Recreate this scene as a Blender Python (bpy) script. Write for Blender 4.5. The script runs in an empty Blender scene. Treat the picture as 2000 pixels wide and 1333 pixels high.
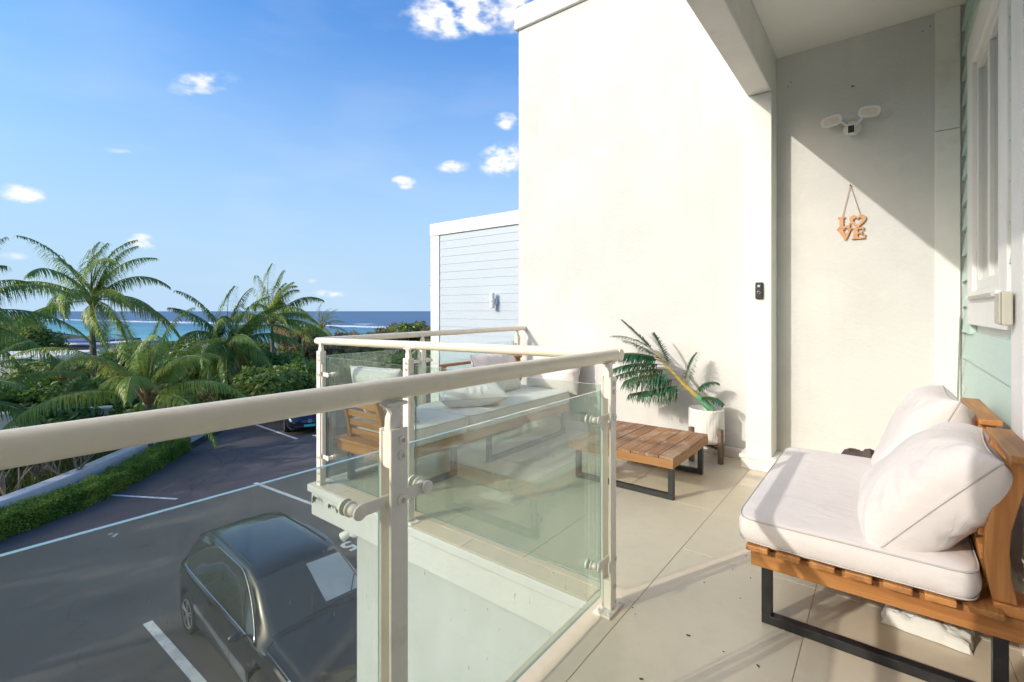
import bpy, math, random
import numpy as np
from mathutils import Vector, Matrix, noise
from math import radians, sin, cos, pi, tan

random.seed(7); np.random.seed(7)
R = radians
scene = bpy.context.scene
COL = scene.collection

# ---------------------------------------------------------------- camera
YAW = R(38.03)
HC = 1.25                      # eye height above the balcony floor
FPX = 934.6                    # focal length in photo pixels
cam_d = bpy.data.cameras.new('camera'); cam = bpy.data.objects.new('camera', cam_d); COL.objects.link(cam)
cam.location = (0, 0, HC); cam.rotation_euler = (R(90), 0, YAW)
cam_d.sensor_width = 36; cam_d.lens = FPX/2000*36; cam_d.shift_y = -58.5/2000
cam_d.clip_start = 0.02; cam_d.clip_end = 60000
scene.camera = cam

def at(px, depth, py=None, z=None):
    """point of the place seen at photo column px, depth metres ahead"""
    r = (px-1000)/FPX
    x = depth*(-sin(YAW)+r*cos(YAW)); y = depth*(cos(YAW)+r*sin(YAW))
    if z is None: z = HC+depth*(608-(py if py is not None else 608))/FPX
    return Vector((x, y, z))

# ---------------------------------------------------------------- light
SUN = Vector((.45, 1.0, -.515)).normalized()          # direction the light travels
ELEV = math.asin(-SUN.z); AZ = math.atan2(-SUN.x, -SUN.y)
sd = bpy.data.lights.new('sun', 'SUN'); sun = bpy.data.objects.new('sun', sd); COL.objects.link(sun)
sd.energy = 2.0; sd.angle = R(.53); sd.color = (1, .955, .87)
sun.rotation_euler = SUN.to_track_quat('-Z', 'Y').to_euler(); sun.location = (-8, -18, 12)

world = bpy.data.worlds.new('World'); scene.world = world; world.use_nodes = True
SKY_STRENGTH = .15
def build_world():
    nt = world.node_tree; N = nt.nodes; L = nt.links; N.clear()
    out = N.new('ShaderNodeOutputWorld'); bg = N.new('ShaderNodeBackground'); L.new(bg.outputs[0], out.inputs[0])
    bg.inputs[1].default_value = SKY_STRENGTH
    sky = N.new('ShaderNodeTexSky'); sky.sky_type = 'NISHITA'; sky.sun_disc = False
    sky.sun_elevation = ELEV; sky.sun_rotation = AZ % (2*pi); sky.altitude = 10
    sky.air_density = 1.0; sky.dust_density = 5.0; sky.ozone_density = 1.5
    hs = N.new('ShaderNodeHueSaturation'); hs.inputs['Saturation'].default_value = 1.15; hs.inputs['Value'].default_value = 1.2
    L.new(sky.outputs[0], hs.inputs['Color'])
    tc = N.new('ShaderNodeTexCoord')
    def m(op, a, b=None, c=None):
        n = N.new('ShaderNodeMath'); n.operation = op
        for k, v in enumerate((a, b, c)):
            if v is None: continue
            if isinstance(v, (int, float)): n.inputs[k].default_value = v
            else: L.new(v, n.inputs[k])
        return n.outputs[0]
    def dot(v):
        n = N.new('ShaderNodeVectorMath'); n.operation = 'DOT_PRODUCT'; L.new(tc.outputs['Generated'], n.inputs[0]); n.inputs[1].default_value = v
        return n.outputs['Value']
    # clean maritime air: bluer towards the zenith, pale blue instead of yellow at the horizon
    sep = N.new('ShaderNodeSeparateXYZ'); L.new(tc.outputs['Generated'], sep.inputs[0])
    def mr(v, lo, hi, o0=0., o1=1.):
        n = N.new('ShaderNodeMapRange'); n.interpolation_type = 'SMOOTHSTEP'; L.new(v, n.inputs[0])
        for k, q in enumerate((lo, hi, o0, o1)): n.inputs[k+1].default_value = q
        return n.outputs[0]
    away = mr(dot(-SUN), .45, 1.0, 1., 0.)          # deeper blue away from the sun's glow
    tm_ = N.new('ShaderNodeMix'); tm_.data_type = 'RGBA'; tm_.blend_type = 'MULTIPLY'; L.new(away, tm_.inputs[0]); L.new(hs.outputs[0], tm_.inputs[6]); tm_.inputs[7].default_value = DEEP
    hz = N.new('ShaderNodeMix'); hz.data_type = 'RGBA'; L.new(m('MULTIPLY', m('POWER', mr(sep.outputs[2], -.02, .72, 1., 0.), 1.2), .92), hz.inputs[0]); L.new(tm_.outputs[2], hz.inputs[6]); hz.inputs[7].default_value = HAZE
    tm_ = hz
    nz = N.new('ShaderNodeTexNoise'); nz.inputs['Scale'].default_value = 32; nz.inputs['Detail'].default_value = 3.5; nz.inputs['Roughness'].default_value = .5
    mp = N.new('ShaderNodeMapping'); mp.inputs['Scale'].default_value = (1, 1, 1.9); L.new(tc.outputs['Generated'], mp.inputs[0]); L.new(mp.outputs[0], nz.inputs['Vector'])
    # small fair-weather clouds: photo column, row, half width, half height, tilt, density
    clouds = [(900, 25, 130, 48, 8, 1.0), (1040, 20, 110, 50, 0, 1.0), (395, 162, 80, 26, 20, .75), (988, 237, 26, 16, 0, .95), (985, 312, 52, 30, 10, 1.0),
              (885, 326, 34, 12, 5, .8), (790, 357, 28, 13, 0, .9), (35, 378, 58, 24, 0, 1.0), (280, 472, 30, 18, 0, .85), (232, 295, 34, 7, 5, .5),
              (600, 548, 30, 7, 0, .35), (640, 575, 50, 10, 0, .6), (20, 500, 40, 12, 0, .5), (-300, 300, 120, 40, 5, .9), (-700, 200, 160, 60, 5, .9),
              (2600, 250, 200, 70, 0, .9), (1900, 380, 80, 24, 0, .9), (3600, 120, 260, 90, 0, .9)]
    total = None
    for (px, py, hw, hh, tilt, dens) in clouds:
        c = Vector(((px-1000)/FPX, (608-py)/FPX, 1.0)); c.normalize()
        fw = Vector((-sin(YAW), cos(YAW), 0)); rt = Vector((cos(YAW), sin(YAW), 0)); up = Vector((0, 0, 1))
        d = (rt*c.x+up*c.y+fw*c.z).normalized()
        rr = d.cross(up).normalized(); uu = rr.cross(d).normalized()
        t = R(tilt); r2 = rr*cos(t)+uu*sin(t); u2 = uu*cos(t)-rr*sin(t)
        k = c.z*c.z/FPX
        a = m('MULTIPLY', dot(r2), 1/(hw*k*1.25)); b = m('MULTIPLY', dot(u2), 1/(hh*k*1.35))
        q = m('ADD', m('MULTIPLY', a, a), m('MULTIPLY', b, b))
        v = m('MULTIPLY', m('SUBTRACT', 1.0, q), dens)
        f = m('GREATER_THAN', dot(d), 0.0)
        v = m('MULTIPLY', m('MAXIMUM', v, 0.0), f)
        total = v if total is None else m('MAXIMUM', total, v)
    mix_in = m('MULTIPLY', total, m('MULTIPLY_ADD', nz.outputs[0], 3.8, -.95))
    msk = N.new('ShaderNodeMapRange'); msk.interpolation_type = 'SMOOTHERSTEP'
    msk.inputs['From Min'].default_value = .04; msk.inputs['From Max'].default_value = 1.2
    L.new(mix_in, msk.inputs['Value'])
    # thin high haze
    nz2 = N.new('ShaderNodeTexNoise'); nz2.inputs['Scale'].default_value = 3.2; nz2.inputs['Detail'].default_value = 5
    mp2 = N.new('ShaderNodeMapping'); mp2.inputs['Scale'].default_value = (1, 1, 3.5); L.new(tc.outputs['Generated'], mp2.inputs[0]); L.new(mp2.outputs[0], nz2.inputs['Vector'])
    veil = m('MULTIPLY', m('MAXIMUM', m('SUBTRACT', nz2.outputs[0], .5), 0), .35)
    mask = m('MAXIMUM', msk.outputs[0], veil)
    mx = N.new('ShaderNodeMix'); mx.data_type = 'RGBA'
    L.new(mask, mx.inputs['Factor']); L.new(tm_.outputs[2], mx.inputs[6]); mx.inputs[7].default_value = (CLOUD, CLOUD, CLOUD*1.02, 1)
    L.new(mx.outputs[2], bg.inputs[0])
CLOUD = 5.6
DEEP = (.27, .86, 1.45, 1); HAZE = (3.0, 4.15, 5.4, 1)
build_world()
scene.view_settings.view_transform = 'Standard'; scene.view_settings.look = 'None'
scene.view_settings.exposure = 0.36; scene.view_settings.gamma = 1.0; scene.view_settings.use_curve_mapping = False
scene.render.engine = 'CYCLES'
scene.cycles.use_denoising = True
scene.cycles.max_bounces = 12; scene.cycles.transparent_max_bounces = 24; scene.cycles.diffuse_bounces = 8
scene.cycles.sample_clamp_indirect = 6; scene.cycles.caustics_reflective = False; scene.cycles.caustics_refractive = False

# ---------------------------------------------------------------- materials
MATS = {}
def newmat(name):
    mt = bpy.data.materials.new(name); mt.use_nodes = True; nt = mt.node_tree; nt.nodes.clear()
    out = nt.nodes.new('ShaderNodeOutputMaterial'); MATS[name] = mt
    return mt, nt.nodes, nt.links, out
def mathn(N, L, op, a, b=None, c=None, clamp=False):
    n = N.new('ShaderNodeMath'); n.operation = op; n.use_clamp = clamp
    for k, v in enumerate((a, b, c)):
        if v is None: continue
        if isinstance(v, (int, float)): n.inputs[k].default_value = v
        else: L.new(v, n.inputs[k])
    return n.outputs[0]
def mixc(N, L, f, a, b, blend='MIX'):
    n = N.new('ShaderNodeMix'); n.data_type = 'RGBA'; n.blend_type = blend
    if isinstance(f, (int, float)): n.inputs[0].default_value = f
    else: L.new(f, n.inputs[0])
    for k, v in ((6, a), (7, b)):
        if isinstance(v, tuple): n.inputs[k].default_value = (*v[:3], 1)
        else: L.new(v, n.inputs[k])
    return n.outputs[2]
def ramp(N, L, v, a, b, smooth=True):
    n = N.new('ShaderNodeMapRange'); n.interpolation_type = 'SMOOTHSTEP' if smooth else 'LINEAR'
    L.new(v, n.inputs[0]); n.inputs[1].default_value = a; n.inputs[2].default_value = b
    return n.outputs[0]
def noisen(N, L, co, scale, detail=4, rough=.55, stretch=None, dist=0):
    if stretch:
        mp = N.new('ShaderNodeMapping'); mp.inputs['Scale'].default_value = stretch; L.new(co, mp.inputs[0]); co = mp.outputs[0]
    n = N.new('ShaderNodeTexNoise'); n.inputs['Scale'].default_value = scale; n.inputs['Detail'].default_value = detail
    n.inputs['Roughness'].default_value = rough; n.inputs['Distortion'].default_value = dist; L.new(co, n.inputs['Vector'])
    return n.outputs[0]
def M(name, col, rough=.5, var=.08, vscale=4, bump=0, bscale=60, metal=0, coat=0, stretch=None, dirt=None, dscale=2.5, damt=.4, spec=.5, island=0, bdist=.002, sheen=0):
    """generic painted / stone / cloth surface: colour mottling, wear and fine relief"""
    mt, N, L, out = newmat(name)
    p = N.new('ShaderNodeBsdfPrincipled'); L.new(p.outputs[0], out.inputs[0])
    tc = N.new('ShaderNodeTexCoord'); co = tc.outputs['Object']
    n1 = noisen(N, L, co, vscale, 6, .6, stretch)
    c = mixc(N, L, ramp(N, L, n1, .3, .7), tuple(x*(1-var) for x in col), tuple(min(x*(1+var), 1) for x in col))
    if island:
        oi = N.new('ShaderNodeObjectInfo'); hs = N.new('ShaderNodeHueSaturation'); L.new(c, hs.inputs['Color'])
        L.new(mathn(N, L, 'MULTIPLY_ADD', oi.outputs['Random'], 2*island, 1-island), hs.inputs['Value'])
        L.new(mathn(N, L, 'MULTIPLY_ADD', oi.outputs['Random'], .02, .49), hs.inputs['Hue']); c = hs.outputs[0]
    if dirt:
        n2 = noisen(N, L, co, dscale, 8, .68)
        c = mixc(N, L, mathn(N, L, 'MULTIPLY', ramp(N, L, n2, .52, .78), damt), c, dirt)
    L.new(c, p.inputs['Base Color'])
    p.inputs['Metallic'].default_value = metal; p.inputs['Coat Weight'].default_value = coat; p.inputs['Specular IOR Level'].default_value = spec
    p.inputs['Sheen Weight'].default_value = sheen
    L.new(mathn(N, L, 'MULTIPLY_ADD', n1, .18, rough-.09, True), p.inputs['Roughness'])
    if bump:
        b = N.new('ShaderNodeBump'); b.inputs['Strength'].default_value = bump; b.inputs['Distance'].default_value = bdist
        L.new(noisen(N, L, co, bscale, 6, .6, stretch), b.inputs['Height']); L.new(b.outputs[0], p.inputs['Normal'])
    return mt

WHITE = M('white_stucco', (.625, .625, .61), .75, .06, 1.1, .9, 40, dirt=(.46, .455, .38), dscale=1.3, damt=.32, bdist=.004)
def stucco_extra(mt):
    nt = mt.node_tree; N, L = nt.nodes, nt.links; p = next(n for n in N if n.type == 'BSDF_PRINCIPLED'); co = next(n for n in N if n.type == 'TEX_COORD').outputs['Object']
    src = p.inputs['Base Color'].links[0].from_socket
    st = noisen(N, L, co, 1.0, 6, .62, (9, 9, .55)); tr = noisen(N, L, co, 3.2, 7, .7, (1, 1, 1.6), 1.2)
    c = mixc(N, L, mathn(N, L, 'MULTIPLY', ramp(N, L, st, .52, .76), .17), src, (.46, .46, .41))
    c = mixc(N, L, mathn(N, L, 'MULTIPLY', ramp(N, L, tr, .55, .72), .16), c, (.80, .79, .75)); L.new(c, p.inputs['Base Color'])
stucco_extra(WHITE)
WALLW = M('white_render_smooth', (.76, .75, .715), .7, .02, 2.0, .16, 70, dirt=(.62, .60, .52), dscale=1.6, damt=.15)
CEIL = M('ceiling_paint', (.86, .845, .80), .7, .02, 2, .08, 90)
BEAMM = M('beam_stucco', (.76, .745, .70), .75, .05, 3, .5, 18, bdist=.006, dirt=(.5, .47, .38), dscale=4, damt=.25)
TRIM = M('white_trim_paint', (.80, .79, .76), .45, .03, 5, .10, 120, dirt=(.5, .42, .32), dscale=7, damt=.25)
RAILM = M('cream_powder_coat', (.86, .775, .60), .32, .03, 9, .05, 200, dirt=(.42, .36, .26), dscale=14, damt=.22, coat=.15)
POSTM = M('cream_post_paint', (.84, .795, .70), .38, .03, 9, .06, 160, dirt=(.45, .36, .26), dscale=11, damt=.3)
STEEL = M('bolt_steel', (.5, .47, .42), .35, .2, 60, 0, metal=.9)
BLUESIDE = M('pale_blue_siding_paint', (.46, .535, .60), .55, .015, 2, .1, 40)
GREENSIDE = M('mint_siding_paint', (.50, .65, .59), .5, .03, 6, .5, 26, stretch=(6, 1, 14), bdist=.003, dirt=(.42, .52, .48), dscale=5, damt=.3)
GROUT = M('grout', (.40, .335, .25), .9, .1, 30)
BLACKM = M('black_powder_coat', (.022, .022, .025), .42, .2, 20, .1, 120, dirt=(.10, .09, .08), dscale=9, damt=.4)
def folds(mt, sc=7, dist=.012):
    nt = mt.node_tree; N, L = nt.nodes, nt.links; p = next(n for n in N if n.type == 'BSDF_PRINCIPLED'); co = next(n for n in N if n.type == 'TEX_COORD').outputs['Object']
    b0 = next(n for n in N if n.type == 'BUMP'); b = N.new('ShaderNodeBump'); b.inputs['Strength'].default_value = .55; b.inputs['Distance'].default_value = dist
    L.new(noisen(N, L, co, sc, 4, .55, (1, 1.8, 1), 1.5), b.inputs['Height']); L.new(b0.outputs[0], b.inputs['Normal']); L.new(b.outputs[0], p.inputs['Normal']); return mt
CUSH = folds(M('pale_cushion_fabric', (.72, .665, .64), .9, .03, 3, .5, 700, sheen=.2, dirt=(.56, .49, .42), dscale=5, damt=.3, bdist=.0008))
PIPING = M('cushion_piping', (.56, .52, .49), .9, .05, 30)
CUSHW = folds(M('white_cushion_fabric', (.73, .705, .68), .9, .03, 3, .5, 700, sheen=.2, dirt=(.58, .54, .48), dscale=5, damt=.3, bdist=.0008))
BROWNC = M('brown_cover_fabric', (.085, .055, .052), .7, .2, 5, .3, 60)
PAPERW = M('white_cloth_bag', (.78, .77, .72), .8, .04, 10, .5, 30, bdist=.004)
SAUCER = M('brown_saucer', (.05, .02, .015), .4)
CORD = M('jute_cord', (.45, .33, .2), .9)
LOVEW = M('light_mdf_wood', (.60, .33, .17), .7, .08, 30, .1, 100)
LINE = M('road_paint_white', (.70, .70, .67), .8, .08, 8, .3, 80, dirt=(.11, .10, .10), dscale=11, damt=.95)
KERB = M('kerb_concrete_white', (.62, .62, .60), .8, .08, 2, .3, 30, dirt=(.15, .15, .14), dscale=2, damt=.6)
SOIL = M('garden_soil', (.045, .05, .025), .95, .4, 3, .8, 12, bdist=.05)
CARP = M('black_car_paint', (.012, .013, .016), .16, .1, 2, coat=.8)
CARP2 = M('dark_blue_car_paint', (.010, .011, .022), .16, .1, 2, coat=.9)
TYRE = M('tyre_rubber', (.018, .018, .018), .8, .1, 20)
ALLOY = M('alloy_rim', (.45, .45, .46), .3, .1, 20, metal=.8)
CHROME = M('chrome', (.75, .75, .76), .12, .02, 5, metal=1)
PLATE = M('teal_plate', (.05, .50, .50), .4)
LAMPG = M('lamp_lens', (.62, .66, .70), .1, .1, 30, coat=1)
PLASTB = M('black_plastic', (.02, .02, .022), .35, .1, 20)
PLASTW = M('white_plastic', (.74, .74, .71), .35, .02, 20)
BOXM = M('beige_plastic', (.50, .48, .40), .5, .04, 10)
LENS = M('frosted_lamp_lens', (.68, .62, .54), .35, .05, 30)
SHADE = M('grey_sunshade', (.42, .45, .46), .5, .05, 8, .2, 40)
BARK = M('palm_bark', (.17, .145, .115), .9, .3, 6, .8, 30, stretch=(1, 1, 9), bdist=.03)
BARK2 = M('grey_branch_bark', (.26, .21, .155), .9, .25, 12, .5, 40)
DARKBARK = M('dark_bark', (.07, .055, .04), .9, .3, 10, .5, 20)
VILLA = M('villa_white_render', (.74, .72, .68), .8, .03, .6, .2, 20, dirt=(.45, .42, .36), dscale=.7, damt=.3)
VGLASS = M('villa_window_glass', (.03, .035, .04), .1, .1, 2, coat=1)
ROOFB = M('blue_roof_edge', (.03, .06, .22), .4)
DWOOD = M('dark_door_wood', (.06, .025, .018), .5, .2, 12)
STALK = M('artificial_stalk', (.42, .33, .10), .6, .3, 9, .3, 60, dirt=(.12, .14, .03), dscale=14, damt=1)
TAPE = M('green_tape', (.12, .33, .19), .45, .1, 20)
MOSS = M('weeds', (.06, .10, .03), .9, .3, 30)

def wood(name, col, dark, rough=.5, ax=0, gs=7, weather=None):
    mt, N, L, out = newmat(name)
    p = N.new('ShaderNodeBsdfPrincipled'); L.new(p.outputs[0], out.inputs[0])
    tc = N.new('ShaderNodeTexCoord'); oi = N.new('ShaderNodeObjectInfo')
    ad = N.new('ShaderNodeVectorMath'); ad.operation = 'ADD'; L.new(tc.outputs['Object'], ad.inputs[0])
    sc = N.new('ShaderNodeVectorMath'); sc.operation = 'SCALE'; sc.inputs[0].default_value = (3.1, 2.3, 4.7); L.new(oi.outputs['Random'], sc.inputs['Scale'])
    L.new(sc.outputs[0], ad.inputs[1]); co = ad.outputs[0]
    st = [gs*4]*3; st[ax] = gs*.22
    g = noisen(N, L, co, 1.0, 7, .6, tuple(st), .8)
    st2 = [gs*14]*3; st2[ax] = gs*.5
    g2 = noisen(N, L, co, 1.0, 3, .5, tuple(st2))
    c = mixc(N, L, ramp(N, L, g, .3, .72), dark, col)
    c = mixc(N, L, mathn(N, L, 'MULTIPLY', ramp(N, L, g2, .5, .75), .35), c, dark)
    hs = N.new('ShaderNodeHueSaturation'); L.new(c, hs.inputs['Color']); L.new(mathn(N, L, 'MULTIPLY_ADD', oi.outputs['Random'], .35, .83), hs.inputs['Value']); c = hs.outputs[0]
    if weather:
        w = noisen(N, L, co, 3.2, 8, .7, tuple(1.6 if k != ax else .7 for k in range(3)))
        c = mixc(N, L, mathn(N, L, 'MULTIPLY', ramp(N, L, w, .47, .68), .75), c, weather)
        w2 = noisen(N, L, co, 9, 6, .7)
        c = mixc(N, L, mathn(N, L, 'MULTIPLY', ramp(N, L, w2, .60, .72), .8), c, (.58, .52, .45))
    L.new(c, p.inputs['Base Color']); p.inputs['Roughness'].default_value = rough
    b = N.new('ShaderNodeBump'); b.inputs['Strength'].default_value = .35; b.inputs['Distance'].default_value = .002
    L.new(g, b.inputs['Height']); L.new(b.outputs[0], p.inputs['Normal'])
    return mt
WX = wood('teak_grain_x', (.56, .25, .075), (.36, .14, .038), .45, 0)
WY = wood('teak_grain_y', (.54, .25, .08), (.34, .14, .04), .45, 1)
WZ = wood('teak_grain_z', (.54, .25, .08), (.36, .145, .04), .45, 2)
WTOP = wood('weathered_tabletop', (.42, .22, .11), (.22, .11, .055), .6, 1, 7, (.50, .36, .24))
WEDGE = wood('table_edge_wood', (.48, .24, .09), (.33, .15, .055), .55, 0)
WEDGEY = wood('table_edge_wood_y', (.48, .24, .09), (.33, .15, .055), .55, 1)
WGREY = wood('grey_stand_wood', (.24, .17, .12), (.12, .08, .055), .7, 2, 9)

def floor_mat():
    mt, N, L, out = newmat('beige_porcelain_tile')
    p = N.new('ShaderNodeBsdfPrincipled'); L.new(p.outputs[0], out.inputs[0])
    co = N.new('ShaderNodeTexCoord').outputs['Object']; oi = N.new('ShaderNodeObjectInfo')
    n1 = noisen(N, L, co, 1.4, 6, .6); n2 = noisen(N, L, co, 14, 6, .65); n3 = noisen(N, L, co, 90, 3, .6)
    c = mixc(N, L, ramp(N, L, n1, .3, .7), (.69, .595, .45), (.74, .64, .49))
    c = mixc(N, L, mathn(N, L, 'MULTIPLY', ramp(N, L, n2, .45, .7), .3), c, (.61, .53, .41))
    c = mixc(N, L, mathn(N, L, 'MULTIPLY', ramp(N, L, n3, .70, .78), .25), c, (.25, .2, .14))
    hs = N.new('ShaderNodeHueSaturation'); L.new(c, hs.inputs['Color']); L.new(mathn(N, L, 'MULTIPLY_ADD', oi.outputs['Random'], .06, .97), hs.inputs['Value'])
    L.new(hs.outputs[0], p.inputs['Base Color'])
    L.new(mathn(N, L, 'MULTIPLY_ADD', n2, .2, .22), p.inputs['Roughness']); p.inputs['Specular IOR Level'].default_value = .45
    b = N.new('ShaderNodeBump'); b.inputs['Strength'].default_value = .12; b.inputs['Distance'].default_value = .001; L.new(n2, b.inputs['Height']); L.new(b.outputs[0], p.inputs['Normal'])
    return mt
TILE = floor_mat()

def glass_mat(name, tint=(.90, .957, .93), dust_veil=.075):
    mt, N, L, out = newmat(name)
    lw = N.new('ShaderNodeLayerWeight'); lw.inputs[0].default_value = .5
    fr = mathn(N, L, 'MULTIPLY_ADD', mathn(N, L, 'POWER', lw.outputs['Facing'], 4.0), .93, .07, True)
    tr = N.new('ShaderNodeBsdfTransparent'); tr.inputs[0].default_value = (*tint, 1)
    gl = N.new('ShaderNodeBsdfGlossy'); gl.inputs['Roughness'].default_value = .01; gl.inputs[0].default_value = (.95, 1, .98, 1)
    m1 = N.new('ShaderNodeMixShader'); L.new(fr, m1.inputs[0]); L.new(tr.outputs[0], m1.inputs[1]); L.new(gl.outputs[0], m1.inputs[2])
    df = N.new('ShaderNodeBsdfDiffuse'); df.inputs[0].default_value = (.66, .64, .56, 1)
    co = N.new('ShaderNodeTexCoord').outputs['Object']
    a = noisen(N, L, co, 5, 6, .65, (1.5, 1.5, .35)); sp = noisen(N, L, co, 60, 2, .5, (1, 1, .35))
    d = mathn(N, L, 'ADD', mathn(N, L, 'MULTIPLY', a, dust_veil), mathn(N, L, 'MULTIPLY', ramp(N, L, sp, .745, .765), .35), True)  # pale diffuse film: dust and specks, plus a painted veil of reflections
    m2 = N.new('ShaderNodeMixShader'); L.new(d, m2.inputs[0]); L.new(m1.outputs[0], m2.inputs[1]); L.new(df.outputs[0], m2.inputs[2])
    L.new(m2.outputs[0], out.inputs[0]); return mt
GLASS = glass_mat('railing_glass')
GLASSD = glass_mat('dusty_veiled_railing_glass', (.88, .93, .90), .11)  # near pane: stronger film, painting in the reflected haze over the dust
GEDGE = M('glass_cut_edge', (.22, .36, .33), .2, .05, 20, coat=1)
CARGLASS, N_, L_, o_ = newmat('car_glass')
g_ = N_.new('ShaderNodeBsdfPrincipled'); g_.inputs['Base Color'].default_value = (.035, .04, .04, 1); g_.inputs['Roughness'].default_value = .04; g_.inputs['Coat Weight'].default_value = 1; L_.new(g_.outputs[0], o_.inputs[0])
WINGL, N_, L_, o_ = newmat('window_glass')
g_ = N_.new('ShaderNodeBsdfPrincipled'); g_.inputs['Base Color'].default_value = (.30, .34, .32, 1); g_.inputs['Roughness'].default_value = .05; g_.inputs['Coat Weight'].default_value = 1; L_.new(g_.outputs[0], o_.inputs[0])

def leaf_mat(name, c1, c2, c3, trans=.35, rough=.45, clump=.5):
    mt, N, L, out = newmat(name)
    g = N.new('ShaderNodeNewGeometry'); co = N.new('ShaderNodeTexCoord').outputs['Object']
    r = g.outputs['Random Per Island']
    n = noisen(N, L, co, clump, 3, .6)
    c = mixc(N, L, ramp(N, L, r, .1, .9, False), c1, c2)
    c = mixc(N, L, ramp(N, L, n, .42, .68), c, c3)
    p = N.new('ShaderNodeBsdfPrincipled'); L.new(c, p.inputs['Base Color']); p.inputs['Roughness'].default_value = rough
    t = N.new('ShaderNodeBsdfTranslucent'); L.new(mixc(N, L, .5, c, (.16, .22, .02), 'ADD'), t.inputs[0])
    m = N.new('ShaderNodeMixShader'); m.inputs[0].default_value = trans; L.new(p.outputs[0], m.inputs[1]); L.new(t.outputs[0], m.inputs[2])
    L.new(m.outputs[0], out.inputs[0]); return mt
PALML = leaf_mat('palm_leaflet_green', (.14, .25, .035), (.23, .35, .05), (.33, .39, .07), .3, .4)
PALMD = leaf_mat('palm_leaflet_deep', (.085, .17, .032), (.14, .25, .045), (.22, .32, .06), .38, .4)
PALMB = leaf_mat('palm_leaflet_dry', (.22, .15, .06), (.30, .20, .08), (.35, .24, .10), .2, .6)
PALMY = leaf_mat('palm_leaflet_yellow', (.24, .28, .05), (.36, .37, .07), (.42, .36, .09), .35, .45)
LEAFD = leaf_mat('broadleaf_dark', (.05, .12, .022), (.10, .20, .036), (.17, .27, .05), .38, .4)
LEAFM = leaf_mat('broadleaf_mid', (.09, .16, .028), (.15, .24, .04), (.23, .27, .06), .35, .45)
LEAFB = leaf_mat('coastal_scrub_tan', (.13, .13, .045), (.22, .19, .08), (.28, .22, .12), .3, .6)
HEDGE = leaf_mat('hedge_leaf', (.09, .19, .028), (.16, .29, .04), (.30, .38, .06), .4, .4, 1.2)
GRASSM = leaf_mat('grass_blade', (.04, .07, .02), (.07, .10, .03), (.10, .11, .04), .3, .6)
PLLEAF = leaf_mat('plastic_palm_leaflet', (.012, .10, .055), (.02, .13, .06), (.05, .08, .025), .15, .35, 6)
RACHIS = M('palm_rachis', (.24, .24, .07), .6, .2, 6)
HUSK = M('palm_husk', (.30, .19, .08), .8, .3, 8)

def asphalt_mat():
    mt, N, L, out = newmat('asphalt')
    p = N.new('ShaderNodeBsdfPrincipled'); L.new(p.outputs[0], out.inputs[0])
    co = N.new('ShaderNodeTexCoord').outputs['Object']
    a = noisen(N, L, co, .35, 6, .6); b = noisen(N, L, co, 60, 3, .7); s = noisen(N, L, co, .9, 5, .6, (1, .35, 1), .5)
    c = mixc(N, L, ramp(N, L, a, .3, .7), (.098, .084, .078), (.128, .108, .098))
    c = mixc(N, L, mathn(N, L, 'MULTIPLY', ramp(N, L, b, .5, .75), .5), c, (.19, .165, .145))
    c = mixc(N, L, mathn(N, L, 'MULTIPLY', ramp(N, L, s, .56, .7), .6), c, (.055, .05, .052))
    vo = N.new('ShaderNodeTexVoronoi'); vo.feature = 'DISTANCE_TO_EDGE'; vo.inputs['Scale'].default_value = .33
    wa = N.new('ShaderNodeVectorMath'); wa.operation = 'MULTIPLY_ADD'; nn_ = N.new('ShaderNodeTexNoise'); nn_.inputs['Scale'].default_value = 1.3; nn_.inputs['Detail'].default_value = 5; L.new(co, nn_.inputs['Vector'])
    L.new(nn_.outputs['Color'], wa.inputs[0]); wa.inputs[1].default_value = (.9, .9, 0); L.new(co, wa.inputs[2]); L.new(wa.outputs[0], vo.inputs['Vector'])
    c = mixc(N, L, mathn(N, L, 'MULTIPLY', mathn(N, L, 'SUBTRACT', 1.0, ramp(N, L, vo.outputs[0], .0015, .006)), .55), c, (.035, .03, .03))
    c = mixc(N, L, mathn(N, L, 'MULTIPLY', ramp(N, L, noisen(N, L, co, 1.7, 3, .5), .66, .74), .6), c, (.04, .036, .035))
    L.new(c, p.inputs['Base Color']); p.inputs['Roughness'].default_value = .85
    bm = N.new('ShaderNodeBump'); bm.inputs['Strength'].default_value = .4; bm.inputs['Distance'].default_value = .01; L.new(b, bm.inputs['Height']); L.new(bm.outputs[0], p.inputs['Normal'])
    return mt
ASPH = asphalt_mat()

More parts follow.
